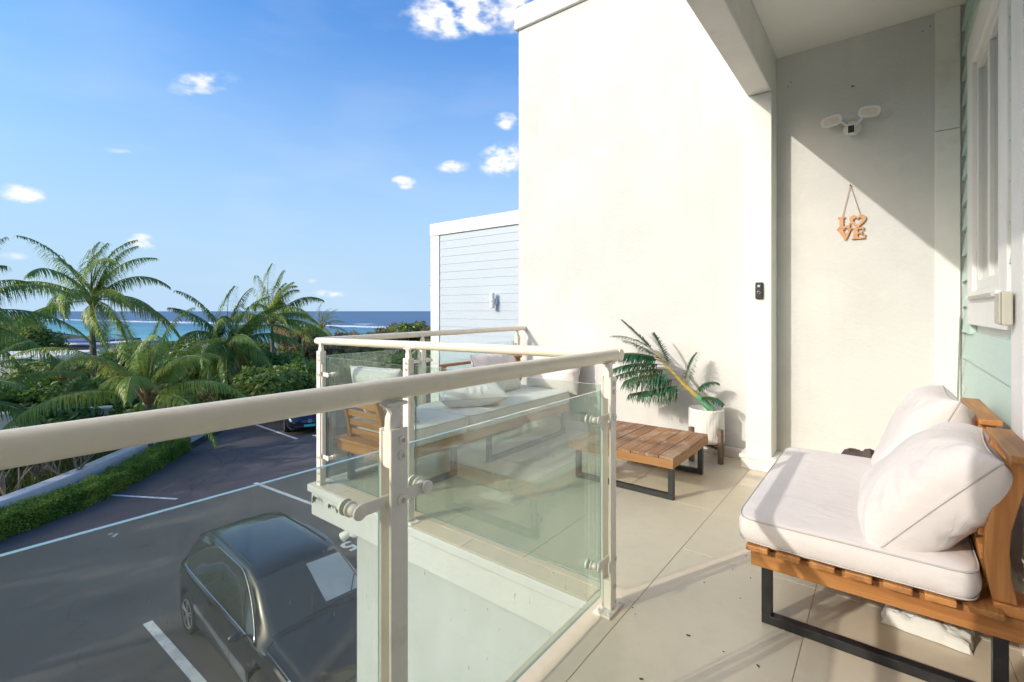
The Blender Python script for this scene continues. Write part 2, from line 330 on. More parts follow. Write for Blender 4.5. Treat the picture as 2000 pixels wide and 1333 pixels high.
SHORE = Vector((-.135, .991, 0))
def sea_mat():
    mt, N, L, out = newmat('sea_water')
    p = N.new('ShaderNodeBsdfPrincipled'); L.new(p.outputs[0], out.inputs[0])
    co = N.new('ShaderNodeTexCoord').outputs['Object']
    dp = N.new('ShaderNodeVectorMath'); dp.operation = 'DOT_PRODUCT'; L.new(co, dp.inputs[0]); dp.inputs[1].default_value = SHORE
    s = dp.outputs['Value']
    wob = noisen(N, L, co, .012, 4, .6); sw = mathn(N, L, 'MULTIPLY_ADD', wob, 90, s); sw = mathn(N, L, 'SUBTRACT', sw, 45)
    c = mixc(N, L, ramp(N, L, sw, 90, 140), (.10, .42, .40), (.07, .36, .40))
    c = mixc(N, L, ramp(N, L, sw, 140, 225), c, (.03, .20, .32))
    c = mixc(N, L, ramp(N, L, sw, 240, 330), c, (.008, .075, .20))
    c = mixc(N, L, ramp(N, L, sw, 900, 4000), c, (.006, .05, .15))
    wv_ = noisen(N, L, co, .05, 6, .7, (.25, 1, 1)); c = mixc(N, L, mathn(N, L, 'MULTIPLY', ramp(N, L, wv_, .45, .65), .45), c, (.004, .03, .09), 'MIX') if False else mixc(N, L, ramp(N, L, wv_, .4, .62), c, mixc(N, L, 1.0, c, (.62, .68, .75), 'MULTIPLY'))
    # surf on the reef and whitecaps
    br = noisen(N, L, co, .03, 5, .7, (1, 1, 1)); bw = mathn(N, L, 'MULTIPLY_ADD', noisen(N, L, co, .006, 3, .5), 40, s)
    d = mathn(N, L, 'ABSOLUTE', mathn(N, L, 'SUBTRACT', bw, 309))
    foam = mathn(N, L, 'MULTIPLY', mathn(N, L, 'SUBTRACT', 1.0, ramp(N, L, d, 9, 28)), ramp(N, L, br, .36, .5))
    d2 = mathn(N, L, 'ABSOLUTE', mathn(N, L, 'SUBTRACT', bw, 372))
    foam2 = mathn(N, L, 'MULTIPLY', mathn(N, L, 'SUBTRACT', 1.0, ramp(N, L, d2, 4, 14)), ramp(N, L, noisen(N, L, co, .02, 5, .7), .54, .62))
    caps = mathn(N, L, 'MULTIPLY', ramp(N, L, noisen(N, L, co, .12, 4, .7, (.35, 1, 1)), .70, .76), ramp(N, L, s, 320, 500))
    ff = mathn(N, L, 'MAXIMUM', mathn(N, L, 'MAXIMUM', foam, foam2), caps, clamp=True)
    c = mixc(N, L, ff, c, (.85, .87, .88)); L.new(c, p.inputs['Base Color'])
    L.new(mathn(N, L, 'MULTIPLY_ADD', ff, .5, .35), p.inputs['Roughness']); p.inputs['Specular IOR Level'].default_value = .25
    b = N.new('ShaderNodeBump'); b.inputs['Strength'].default_value = .6; b.inputs['Distance'].default_value = .5
    L.new(noisen(N, L, co, .25, 5, .65, (.5, 1, 1)), b.inputs['Height']); L.new(b.outputs[0], p.inputs['Normal'])
    return mt
SEA = sea_mat()

# ---------------------------------------------------------------- mesh helpers
class MB:
    def __init__(s): s.v = []; s.f = []; s.m = []
    def add(s, vs, fs, mi=0):
        o = len(s.v); s.v += [tuple(v) for v in vs]; s.f += [tuple(i+o for i in f) for f in fs]; s.m += [mi]*len(fs); return s
    def box(s, x0, x1, y0, y1, z0, z1, mx=None, mi=0):
        vs = [Vector((x, y, z)) for z in (z0, z1) for y in (y0, y1) for x in (x0, x1)]
        if mx is not None: vs = [mx @ v for v in vs]
        return s.add(vs, [(0, 2, 3, 1), (4, 5, 7, 6), (0, 1, 5, 4), (2, 6, 7, 3), (0, 4, 6, 2), (1, 3, 7, 5)], mi)
    def prism(s, poly, lo, hi, ax=2, mi=0, mx=None):
        """polygon in the two other axes, extruded along axis ax"""
        n = len(poly)
        def P(p, t):
            q = list(p); q.insert(ax, t); v = Vector(q); return mx @ v if mx is not None else v
        vs = [P(p, lo) for p in poly]+[P(p, hi) for p in poly]
        fs = [tuple(range(n))[::-1], tuple(range(n, 2*n))]+[(i, (i+1) % n, (i+1) % n+n, i+n) for i in range(n)]
        return s.add(vs, fs, mi)
    def tube(s, pts, r, seg=10, cap=True, mi=0):
        pts = [Vector(p) for p in pts]; rs = r if isinstance(r, (list, tuple)) else [r]*len(pts); rings = []; prev = None
        for i, p in enumerate(pts):
            t = (pts[min(i+1, len(pts)-1)]-pts[max(i-1, 0)]).normalized()
            if prev is None: prev = t.cross(Vector((0, 0, 1))); prev = prev if prev.length > .1 else t.cross(Vector((1, 0, 0))); prev.normalize()
            prev = (prev-t*prev.dot(t)).normalized(); b = t.cross(prev)
            rings.append([p+(prev*cos(2*pi*k/seg)+b*sin(2*pi*k/seg))*rs[i] for k in range(seg)])
        vs = [v for q in rings for v in q]; fs = []
        for i in range(len(pts)-1):
            for k in range(seg):
                a = i*seg+k; b2 = i*seg+(k+1) % seg; fs.append((a, b2, b2+seg, a+seg))
        if cap: fs += [tuple(range(seg))[::-1], tuple(range((len(pts)-1)*seg, len(pts)*seg))]
        return s.add(vs, fs, mi)
    def lathe(s, prof, c=(0, 0, 0), seg=32, ax='z', cap=True, mi=0):
        vs = []; fs = []; n = len(prof)
        for (r, h) in prof:
            for k in range(seg):
                a = 2*pi*k/seg; u, w = r*cos(a), r*sin(a)
                q = {'z': (u, w, h), 'x': (h, u, w), 'y': (w, h, u)}[ax]; vs.append(Vector(q)+Vector(c))
        for i in range(n-1):
            for k in range(seg):
                a = i*seg+k; b = i*seg+(k+1) % seg; fs.append((a, b, b+seg, a+seg))
        if cap: fs += [tuple(range(seg))[::-1], tuple(range((n-1)*seg, n*seg))]
        return s.add(vs, fs, mi)
    def grid(s, rows, mi=0, closeu=False):
        nr = len(rows); nc = len(rows[0]); vs = [v for r in rows for v in r]; fs = []
        for i in range(nr-1):
            for j in range(nc-1 if not closeu else nc):
                j2 = (j+1) % nc; fs.append((i*nc+j, i*nc+j2, (i+1)*nc+j2, (i+1)*nc+j))
        return s.add(vs, fs, mi)
    def mesh(s, name, mats, smooth=False):
        me = bpy.data.meshes.new(name); me.from_pydata([tuple(v) for v in s.v], [], s.f); me.update()
        for m in (mats if isinstance(mats, (list, tuple)) else [mats]): me.materials.append(m)
        if any(s.m): me.polygons.foreach_set('material_index', s.m)
        if smooth: me.polygons.foreach_set('use_smooth', [True]*len(me.polygons))
        return me
    def build(s, name, mats, parent=None, bevel=0, smooth=False, label=None, kind=None, cat=None, group=None, bseg=2, auto=None):
        o = bpy.data.objects.new(name, s.mesh(name, mats, smooth or auto is not None)); COL.objects.link(o)
        if auto is not None:
            try: o.data.set_sharp_from_angle(angle=R(auto))
            except Exception: pass
        if bevel:
            b = o.modifiers.new('bevel', 'BEVEL'); b.width = bevel; b.segments = bseg; b.limit_method = 'ANGLE'; b.angle_limit = R(40)
            b.harden_normals = False
        if parent is not None: attach(o, parent)
        tag(o, label, cat, group, kind); return o
def attach(o, parent):
    o.parent = parent; b = parent.get('_base')
    if b is not None: o.matrix_parent_inverse = Matrix.Translation(-Vector(b))
def tag(o, label=None, cat=None, group=None, kind=None):
    if label: o['label'] = label
    if cat: o['category'] = cat
    if group: o['group'] = group
    if kind: o['kind'] = kind
    return o
BASES = []
def thing(name, label, cat, loc=(0, 0, 0), group=None, kind=None):
    o = bpy.data.objects.new(name, None); COL.objects.link(o); o.location = loc; o.empty_display_size = .1
    o['_base'] = list(loc); BASES.append(o); return tag(o, label, cat, group, kind)
def link_mesh(name, me, parent=None, mx=None):
    o = bpy.data.objects.new(name, me); COL.objects.link(o)
    if parent is not None: attach(o, parent)
    if mx is not None: o.matrix_basis = mx
    return o
def box(name, x0, x1, y0, y1, z0, z1, mat, parent=None, bevel=0, **k):
    return MB().box(x0, x1, y0, y1, z0, z1).build(name, mat, parent, bevel, **k)

G0 = -3.9                      # level of the car park below the balcony
# ================================================================ SETTING: ground, car park, sea
SC = (0, 0)
def ground_z(x, y):
    s = SHORE.x*x+SHORE.y*y
    t = max(0, min(1, (s-34)/75)); t = t*t*(3-2*t)
    z = G0-.06-t*9.6
    d = math.hypot(x, y)
    if d > 22: z += noise.noise(Vector((x*.05, y*.05, 0)))*.5*min(1, (d-22)/15)*(1-t)
    return z
gb = MB()
xs = [-9000, -3000, -1200, -600, -400, -300]+[-250+6*i for i in range(60)]+[120, 200, 400, 1200, 9000]
ys = [-9000, -2000, -500, -200, -120]+[-90+6*i for i in range(40)]+[160, 180, 220]
gb.grid([[Vector((x, y, ground_z(x, y))) for x in xs] for y in ys])
gb.build('ground', SOIL, smooth=True, kind='structure')
bpy.data.objects['ground']
sb = MB(); sb.add([(-30000, 60, -12), (30000, 60, -12), (30000, 40000, -12), (-30000, 40000, -12)], [(0, 1, 2, 3)])
sb.build('sea', SEA, kind='structure')
# car park sheet, bounded by the kerb on its seaward side
kerb = [(-9.0, -10.0), (-12.4, -4.2), (-14.6, -.6), (-15.9, 1.6), (-17.2, 3.3), (-18.9, 5.0), (-20.9, 7.2), (-23.6, 9.6), (-27.5, 12.2), (-31.0, 14.5)]
ap = MB(); poly = kerb+[(-31, 30), (8, 30), (8, -10)]
ap.add([(x, y, G0) for x, y in poly], [tuple(range(len(poly)))])
ap.build('car_park', ASPH, kind='structure')
def strip(pts, w, z0, z1, h_in=0):
    m = MB(); P = [Vector((x, y, 0)) for x, y in pts]; rows = []
    for i, p in enumerate(P):
        t = (P[min(i+1, len(P)-1)]-P[max(i-1, 0)]).normalized(); n = Vector((-t.y, t.x, 0))
        a, b = p+n*h_in, p+n*(h_in+w)
        rows.append([Vector((a.x, a.y, z0)), Vector((a.x, a.y, z1)), Vector((b.x, b.y, z1)), Vector((b.x, b.y, z0))])
    m.grid(rows); m.f.append((0, 1, 2, 3)); m.m.append(0); n = len(m.v); m.f.append((n-1, n-2, n-3, n-4)); m.m.append(0)
    return m
def smooth_line(pts, n=6):
    out = []
    P = [Vector((*p, 0)) for p in pts]
    for i in range(len(P)-1):
        p0, p1, p2, p3 = P[max(i-1, 0)], P[i], P[i+1], P[min(i+2, len(P)-1)]
        for k in range(n):
            t = k/n; q = .5*((2*p1)+(-p0+p2)*t+(2*p0-5*p1+4*p2-p3)*t*t+(-p0+3*p1-3*p2+p3)*t**3); out.append((q.x, q.y))
    out.append(pts[-1]); return out
KL = smooth_line(kerb)
# side sign: kerb sits on the garden side (to -x)
strip(KL, .36, G0-.05, G0+.64, .60).build('kerb', KERB, kind='structure', bevel=.02)
lines = MB()
def pline(x0, y0, x1, y1, w=.10):
    a = Vector((x0, y0, 0)); b = Vector((x1, y1, 0)); n = (b-a).normalized(); n = Vector((-n.y, n.x, 0))*w/2
    MB().add([(a-n).xyz+Vector((0, 0, G0+.005)), (b-n).xyz+Vector((0, 0, G0+.005)), (b+n).xyz+Vector((0, 0, G0+.005)), (a+n).xyz+Vector((0, 0, G0+.005))], [(0, 1, 2, 3)]).build('parking_line', LINE, PAINT)
PAINT = thing('parking_markings', 'white painted bay lines and bay numbers on the dark car park', 'road marking', (0, 0, G0)); PAINT['kind'] = 'structure'
for k in ('category', 'label'):
    if k in PAINT: del PAINT[k]
pline(-9.62, 2.52, -5.2, 2.60, .13); pline(-14.9, 6.55, -9.7, 6.95, .11); pline(-22.5, 9.93, -18.68, 9.84, .12); pline(-17.4, 3.45, -15.3, 4.67, .09)
pline(-9.7, -1.5, -5.2, -1.4, .12); pline(-18.8, -1.8, -14.9, -.3, .1)
def digit(txt, x, y, size, rot):
    cu = bpy.data.curves.new('bay_number', 'FONT'); cu.body = txt; cu.size = size; cu.align_x = 'CENTER'; cu.align_y = 'CENTER'; cu.offset = .012; cu.extrude = 0
    o = bpy.data.objects.new('tmp', cu); COL.objects.link(o); dg = bpy.context.evaluated_depsgraph_get()
    me = bpy.data.meshes.new_from_object(o.evaluated_get(dg)); bpy.data.objects.remove(o)
    me.materials.clear(); me.materials.append(LINE)
    q = bpy.data.objects.new('bay_number', me); COL.objects.link(q); attach(q, PAINT)
    q.location = (x, y, G0+.009); q.rotation_euler = (0, 0, rot)
digit('5', -9.28, 6.05, .62, R(-90)); digit('6', -14.05, 3.0, .5, R(-80)); digit('4', -18.6, 10.6, .55, R(-90))

# ================================================================ OWN BALCONY
XE, YE, XO = -1.016, 1.825, -3.305
YB = 4.39                      # face of the tall party wall
XG = .41                       # face of the mint siding wall
YN = -.34                      # near end of the balcony
sl = MB()
sl.box(XE+.015, XG+.2, YN-.3, YB+.2, -.225, -.004)
sl.build('balcony_slab', WHITE, kind='structure')
slo = MB().box(XO+.015, XE+.0149, YE+.015, YB+.2, -.225, -.004)
slo.build('balcony_slab', WHITE, kind='structure', bevel=.006)
lip = MB(); lip.box(XO-.006, XE+.012, YE-.006, YE+.03, -.055, -.0045); lip.box(XO, XO+.03, YE+.03, YB, -.055, -.0045); lip.box(XE, XE+.03, YN-.3, YE-.003, -.055, -.0045)
lip.build('slab_edge_lip', WHITE, kind='structure', bevel=.006)
FLOOR = thing('balcony_floor', None, None, (0, 0, 0), kind='structure')
gr = MB().box(XE+.002, XG+.15, YN-.28, YB+.1, -.012, -.0022); gr.box(XO+.002, XE+.0015, YE+.002, YB+.1, -.012, -.0022); gr.build('grout', GROUT, FLOOR)
g = .0013
def tile(x0, x1, y0, y1):
    MB().box(x0+g, x1-g, y0+g, y1-g, -.010, 0).build('floor_tile', TILE, FLOOR, bevel=.0012, bseg=1)
ylines = [YN-.27, .12, 1.33, 2.54, 3.75, YB+.09]
for x0, x1 in ((-.85, -.25), (-.25, .35), (.35, .55)):
    for a, b in zip(ylines, ylines[1:]): tile(x0, x1, a, b)
for a, b in zip([YN-.27, .72, 1.94], [.72, 1.94, 1.95]):
    if b-a > .05: tile(XE+.003, -.85, a, b)
yl2 = [1.93, 3.14, YB+.09]
for x0, x1 in ((-1.45, -.85), (-2.05, -1.45), (-2.65, -2.05), (-3.25, -2.65), (XO+.003, -3.25)):
    for a, b in zip([1.94, 3.14], [3.14, YB+.09]): tile(x0, x1, a, b)
for x0, x1 in ((-1.78, -1.018), (-2.95, -1.78), (XO+.003, -2.95)): tile(x0, x1, YE+.003, 1.94)

# tall party wall with coping
LOWM = M('lower_wall_shaded_white', (.50, .52, .52), .8, .05, 1.5, .3, 40, dirt=(.3, .3, .28), dscale=1.2, damt=.3)  # white wall under the slab; its shade is put into a greyer base colour
W = thing('party_wall', 'tall off-white stuccoed wall with a coping behind the plant and coffee table', 'wall', (-2, YB, G0))
box('wall_face', -3.34, .60, YB, YB+.32, G0-.1, 4.48, WHITE, W, bevel=.01)
box('coping', -3.375, .62, YB-.035, YB+.36, 4.482, 4.72, TRIM, W, bevel=.012)
box('baseboard', -3.30, -.936, YB-.014, YB-.001, .001, .085, TRIM, W, bevel=.004)
box('baseboard', -3.30, -.936, YB-.022, YB-.0145, .055, .085, TRIM, W, bevel=.003)
box('drip_stain', -.945, -.90, YB-.0015, YB-.0005, 1.9, 2.9, WHITE, W) if False else None
for (x, z) in [(-.62, 3.05), (-.60, 3.08), (.20, 3.20), (.24, 3.22), (-.19, 2.93)]:
    MB().lathe([(.004, 0), (.004, .003)], (x, YB-.003, z), 8, 'y').build('screw_hole', PLASTB, W)
# end boards beside the mint siding
box('corner_board', .262, .392, YB-.018, YB-.001, 0.001, 2.478, TRIM, W, bevel=.003)
box('corner_board', .262, .392, YB-.018, YB-.001, 2.482, 3.30, TRIM, W, bevel=.003)
# stubby pilaster
Pi = thing('pilaster', 'white square pilaster with a moulded foot under the porch beam, doorbell on it', 'pillar', (-.79, 4.27, 0))
box('shaft', -.885, -.70, 4.16, YB-.001, .10, 2.958, WALLW, Pi, bevel=.006)
pb = MB().box(-.915, -.672, 4.13, YB-.001, .001, .085); pb.box(-.925, -.662, 4.12, YB-.0015, .0855, .115); pb.build('foot_moulding', TRIM, Pi, bevel=.005)
D = thing('doorbell', 'small black video doorbell with a ring button on the white pilaster', 'doorbell', (-.785, 4.16, 1.41))
box('housing', -.812, -.757, 4.135, 4.159, 1.345, 1.475, PLASTB, D, bevel=.008)
MB().lathe([(.013, 0), (.013, -.004), (.009, -.006)], (-.785, 4.135, 1.395), 24, 'y').build('button_ring', CHROME, D)
MB().lathe([(.009, 0), (.009, -.003)], (-.785, 4.129, 1.395), 24, 'y').build('button', PLASTB, D)
MB().lathe([(.010, 0), (.008, -.003)], (-.785, 4.135, 1.445), 24, 'y').build('camera_lens', LAMPG, D)
# porch roof
Ro = thing('porch_roof', 'off-white porch ceiling with a rough stucco beam along its open edge', 'roof', (-.2, 2, 3.3))
box('ceiling', -.70, XG+.25, YN-.3, YB-.001, 3.30, 3.42, CEIL, Ro)
box('beam', -.872, -.702, YN-.3, YB-.001, 2.96, 3.75, BEAMM, Ro, bevel=.01)
box('crown_trim', -.70, -.672, YN, YB-.001, 3.27, 3.2995, TRIM, Ro, bevel=.004) if False else None
# near end wall behind the viewer
Nw = thing('end_wall', 'white wall closing the near end of the balcony', 'wall', (-.1, YN, 0))
box('wall_face', -.70, XG+.2, YN-.22, YN, 0.001, 3.299, WALLW, Nw)
Np = thing('pilaster', 'white pilaster at the near end of the porch beam', 'pillar', (-.79, YN, 0))
box('shaft', -.885, -.702, YN-.22, YN-.001, .001, 2.958, WALLW, Np, bevel=.006)

# mint siding wall with window and door frame
S = thing('mint_siding_wall', 'mint green lap siding wall with a white casement window', 'wall', (XG, 3, 0))
box('wall_core', XG+.022, XG+.2, YN, YB-.001, .001, 3.298, WALLW, S)
zl = 1.124-.167*6-.11
zz = [0.004]+[1.124+.167*k for k in range(-6, 13)]; zz = [z for z in zz if z < 3.28]+[3.297]
zz = sorted(set(round(z, 3) for z in zz if z > .003))
WIN = (2.80, 4.02, 1.17, 2.88)   # y0 y1 z0 z1 outer casing
for a, b in zip(zz, zz[1:]):
    if b-a < .02: continue
    segs = [(2.71, YB-.02)]
    if b > WIN[2]+.03 and a < WIN[3]-.03: segs = [(2.71, WIN[0]+.02), (WIN[1]-.02, YB-.02)]
    for (y0, y1) in segs:
        pr = [(XG+.02, a-.012 if a > .03 else a), (XG-.014, a-.012 if a > .03 else a), (XG-.012, a+.002), (XG+.008, b-.001), (XG+.02, b-.001)]
        MB().prism(pr, y0, y1, 1).build('siding_board', GREENSIDE, S)
wf = MB(); y0, y1, z0, z1 = WIN; cw = .17; cx0, cx1 = XG-.020, XG+.03
def frame(m, y0, y1, z0, z1, w, x0, x1, wb=None):
    wb = wb or w
    m.box(x0, x1, y0, y0+w, z0, z1); m.box(x0, x1, y1-w, y1, z0, z1); m.box(x0, x1, y0+w, y1-w, z0, z0+wb); m.box(x0, x1, y0+w, y1-w, z1-w, z1)
frame(wf, y0, y1, z0, z1, .165, cx0, cx1); WF = wf.build('window', TRIM, S, bevel=.004)
f1 = MB(); frame(f1, y0+.167, y1-.167, z0+.167, z1-.167, .028, XG-.02, XG+.05); f1.build('frame', TRIM, WF, bevel=.003)
f2 = MB(); frame(f2, y0+.20, y1-.20, z0+.20, z1-.20, .055, XG+.0, XG+.045); f2.build('sash', PLASTW, WF, bevel=.003)
box('mullion', XG+.002, XG+.044, 3.40, 3.45, z0+.256, z1-.256, PLASTW, WF, bevel=.003)
MB().box(XG+.02, XG+.028, y0+.256, y1-.256, z0+.256, z1-.256).build('pane', WINGL, WF)
box('sill', XG-.040, XG-.0205, y0+.12, y1-.12, z0+.145, z0+.17, TRIM, WF, bevel=.003)
vent = MB()
for k in range(12): vent.box(XG-.0435, XG-.0405, 3.02+k*.062, 3.075+k*.062, z0+.151, z0+.163)
vent.build('weep_strip', BOXM, WF)
# door casing nearest the viewer
Dc = thing('door_casing', 'broad white door casing board at the right edge of the mint wall', 'door frame', (XG, 2.6, 0))
box('casing_board', XG-.022, XG+.0215, 2.50, 2.705, .001, 2.70, TRIM, Dc, bevel=.004)
box('head_board', XG-.032, XG+.0215, .9, 2.49, 2.54, 2.70, TRIM, Dc, bevel=.004)
box('door_panel', XG+.0, XG+.0215, 1.0, 2.495, .03, 2.535, TRIM, Dc)
Sb = thing('switch_box', 'beige weatherproof box on the door casing beside the window', 'electrical box', (XG, 2.75, 1.27))
box('housing', XG-.062, XG-.0305, 2.60, 2.70, 1.195, 1.325, BOXM, Sb, bevel=.006); box('cover', XG-.070, XG-.0625, 2.603, 2.697, 1.20, 1.32, BOXM, Sb, bevel=.003)
Lb = MB().box(-.012, .012, -.006, .006, 0, 1.2, mx=Matrix.Translation((.345, YB-.04, .02)) @ Matrix.Rotation(R(1.3), 4, 'Y')).build('leaning_batten', TRIM, bevel=.002)
tag(Lb, 'thin white wooden batten leaning in the corner behind the cushions', 'batten')

# flood light camera on the shaded wall
F = thing('flood_light', 'white twin-head security floodlight with camera high on the shaded wall', 'security light', (-.2, YB, 2.62))
MB().lathe([(.058, 0), (.058, -.02), (.045, -.035)], (-.20, YB-.002, 2.615), 32, 'y').build('wall_plate', PLASTW, F, auto=40)
cm = MB().box(-.028, .028, -.065, 0, -.038, .038, mx=Matrix.Translation((-.203, YB-.03, 2.60)) @ Matrix.Rotation(R(14), 4, 'X')); ho = cm.build('camera_housing', PLASTW, F, bevel=.006)
MB().box(-.019, .019, -.068, -.0655, -.024, .026, mx=Matrix.Translation((-.203, YB-.03, 2.60)) @ Matrix.Rotation(R(14), 4, 'X')).build('camera_lens', PLASTB, ho, bevel=.002)
for (hx, hz, sx, tx, tz) in ((-.325, 2.675, -1, -8, 12), (-.095, 2.69, 1, 8, 12)):
    MB().tube([(-.20+sx*.02, YB-.035, 2.625), (-.20+sx*.055, YB-.05, 2.66), (hx-sx*.03, YB-.07, hz)], .012, 10).build('lamp_arm', PLASTW, F, smooth=True)
    def oval(m, a, b, y0, y1, mx, a2=None, b2=None):
        a2 = a2 or a; b2 = b2 or b; r0 = []; r1 = []
        for k in range(32):
            t = 2*pi*k/32; c_, s_ = cos(t), sin(t); e = .65
            px_, pz_ = abs(c_)**e*(1 if c_ > 0 else -1), abs(s_)**e*(1 if s_ > 0 else -1)
            r0.append(mx @ Vector((a*px_, y0, b*pz_))); r1.append(mx @ Vector((a2*px_, y1, b2*pz_)))
        m.add(r0+r1, [tuple(range(32)), tuple(range(32, 64))[::-1]]+[(k, (k+1) % 32, (k+1) % 32+32, k+32) for k in range(32)])
    mx = Matrix.Translation((hx, YB-.085, hz)) @ Matrix.Rotation(R(tx), 4, 'Y') @ Matrix.Rotation(R(22), 4, 'X')
    m = MB(); oval(m, .062, .036, -.018, .02, mx, .05, .026); h = m.build('lamp_head', PLASTW, F, auto=35, bevel=.004)
    m = MB(); oval(m, .048, .024, -.021, -.0185, mx); m.build('lamp_lens', LENS, h, auto=35)
tag(MB().lathe([(.006, 0), (.006, -.006)], (-.20, YB-.004, 2.93), 10, 'y').build('wall_plug', PLASTB), 'tiny dark plug hole high above the floodlight', 'wall plug')

# LOVE sign
LV = thing('love_sign', 'light wooden LOVE letters hanging from a jute cord on the white wall', 'sign', (-.21, YB, 1.87))
def letter(name, poly, x, z, s, hole=None, label=None, sz=None):
    sz = sz or s
    m = MB(); P = [(x+px*s, z+pz*sz) for px, pz in poly]
    if hole is None: m.prism(P, YB-.018, YB-.004, 1)
    else:
        H = [(x+px*s, z+pz*sz) for px, pz in hole]; n = len(P)
        vs = [(a, YB-.018, b) for a, b in P]+[(a, YB-.018, b) for a, b in H]+[(a, YB-.004, b) for a, b in P]+[(a, YB-.004, b) for a, b in H]
        fs = []
        for i in range(n):
            j = (i+1) % n; fs += [(i, j, n+j, n+i), (2*n+i, 3*n+i, 3*n+j, 2*n+j), (i, 2*n+i, 2*n+j, j), (n+i, n+j, 3*n+j, 3*n+i)]
        m.add(vs, fs)
    m.build(name, LOVEW, LV, bevel=.0012, bseg=1)
Lp = [(0, 1), (.72, 1), (.72, .90), (.55, .86), (.55, .20), (1.0, .22), (1.10, .42), (1.22, .42), (1.15, 0), (0, 0), (0, .10), (.17, .14), (.17, .86), (0, .90)]
Ep = [(0, 1), (1.05, 1), (1.05, .70), (.95, .70), (.88, .84), (.55, .84), (.55, .58), (.78, .58), (.84, .68), (.92, .68), (.92, .32), (.84, .32), (.78, .44), (.55, .44), (.55, .16), (.98, .16), (1.08, .34), (1.2, .34), (1.12, 0), (0, 0), (0, .10), (.17, .14), (.17, .86), (0, .90)]
Vp = [(0, 1), (.62, 1), (.62, .90), (.50, .87), (.72, .38), (.92, .86), (.80, .90), (.80, 1), (1.2, 1), (1.2, .90), (1.10, .86), (.74, 0), (.58, 0), (.12, .87), (0, .90)]
def heart(s):
    out = []
    for k in range(40):
        t = 2*pi*k/40+.001; x = 16*sin(t)**3; z = 13*cos(t)-5*cos(2*t)-2*cos(3*t)-cos(4*t); out.append((.62+x/28*s, .52+(z+1.5)/28*s))
    return out
letter('letter_l', Lp, -.290, 1.872, .066, sz=.088)
letter('letter_o_heart', heart(1.08), -.218, 1.868, .082, heart(.58), sz=.092)
letter('letter_v', Vp, -.296, 1.785, .080, sz=.086)
letter('letter_e', Ep, -.205, 1.785, .072, sz=.086)
cz = 2.192
for q in ((-.262, 1.955), (-.150, 1.957)): MB().tube([(q[0], YB-.011, q[1]), (-.212, YB-.012, cz)], .0022, 6).build('cord', CORD, LV)
MB().lathe([(.005, 0), (.005, -.014)], (-.212, YB-.002, cz), 10, 'y').build('nail', DWOOD, LV)

# ---------------------------------------------------------------- railing
RL = thing('balcony_railing', 'cream metal balcony railing with round handrail and tinted glass panels', 'railing', (-2, 2, 0))
rr = .0262
def corner_pts(a, c, b, r, n=6):
    a, c, b = Vector(a), Vector(c), Vector(b); u = (a-c).normalized(); v = (b-c).normalized(); out = []
    for k in range(n+1):
        t = k/n; p0 = c+u*r; p2 = c+v*r; out.append(p0*(1-t)**2+c*2*t*(1-t)+p2*t*t)
    return out
MB().tube([(-.928, YN-.2, 1.066), (-.928, .8, 1.064), (-.928, 1.925, 1.059)], rr, 28).build('handrail', RAILM, RL, auto=40)
MB().tube([(-.905, 1.93, 1.0595)]+[(-1.1, 1.927, 1.0575), (-2.2, 1.906, 1.045)]+corner_pts((-2.2, 1.906, 1.045), (-3.315, 1.885, 1.030), (-3.27, 3, 1.046), .05)+[(-3.27, 3, 1.046), (-3.245, 4.37, 1.058)], rr*.97, 28).build('handrail', RAILM, RL, auto=40)
def post_mesh(side=-1, base=True, arms=((.807, True, True), (.215, True, True)), first=False):
    """post in local space: plates face +x, run along y; glass on the -x side"""
    parts = []
    a = MB().box(.0145, .0225, -.025, .025, .012, .975); parts.append(('plate', a))
    a = MB().box(-.0225, -.0145, -.025, .025, .012, .975); parts.append(('plate', a))
    parts.append(('spacer', MB().box(-.0142, .0142, -.022, .022, .885, .968))); parts.append(('spacer', MB().box(-.0142, .0142, -.022, .022, .012, .13)))
    a = MB(); prof = [(-.020, .968), (.020, .968), (.018, 1.0), (.012, 1.012), (.020, 1.035), (-.020, 1.035), (-.012, 1.012), (-.018, 1.0)]
    a.prism([(y, z) for y, z in prof], -.011, .011, 0); a.box(-.016, .016, -.030, .030, 1.028, 1.036); parts.append(('rail_bracket', a))
    a = MB().box(-.038, .038, -.068, .068, .001, .011); parts.append(('base_plate', a))
    return parts
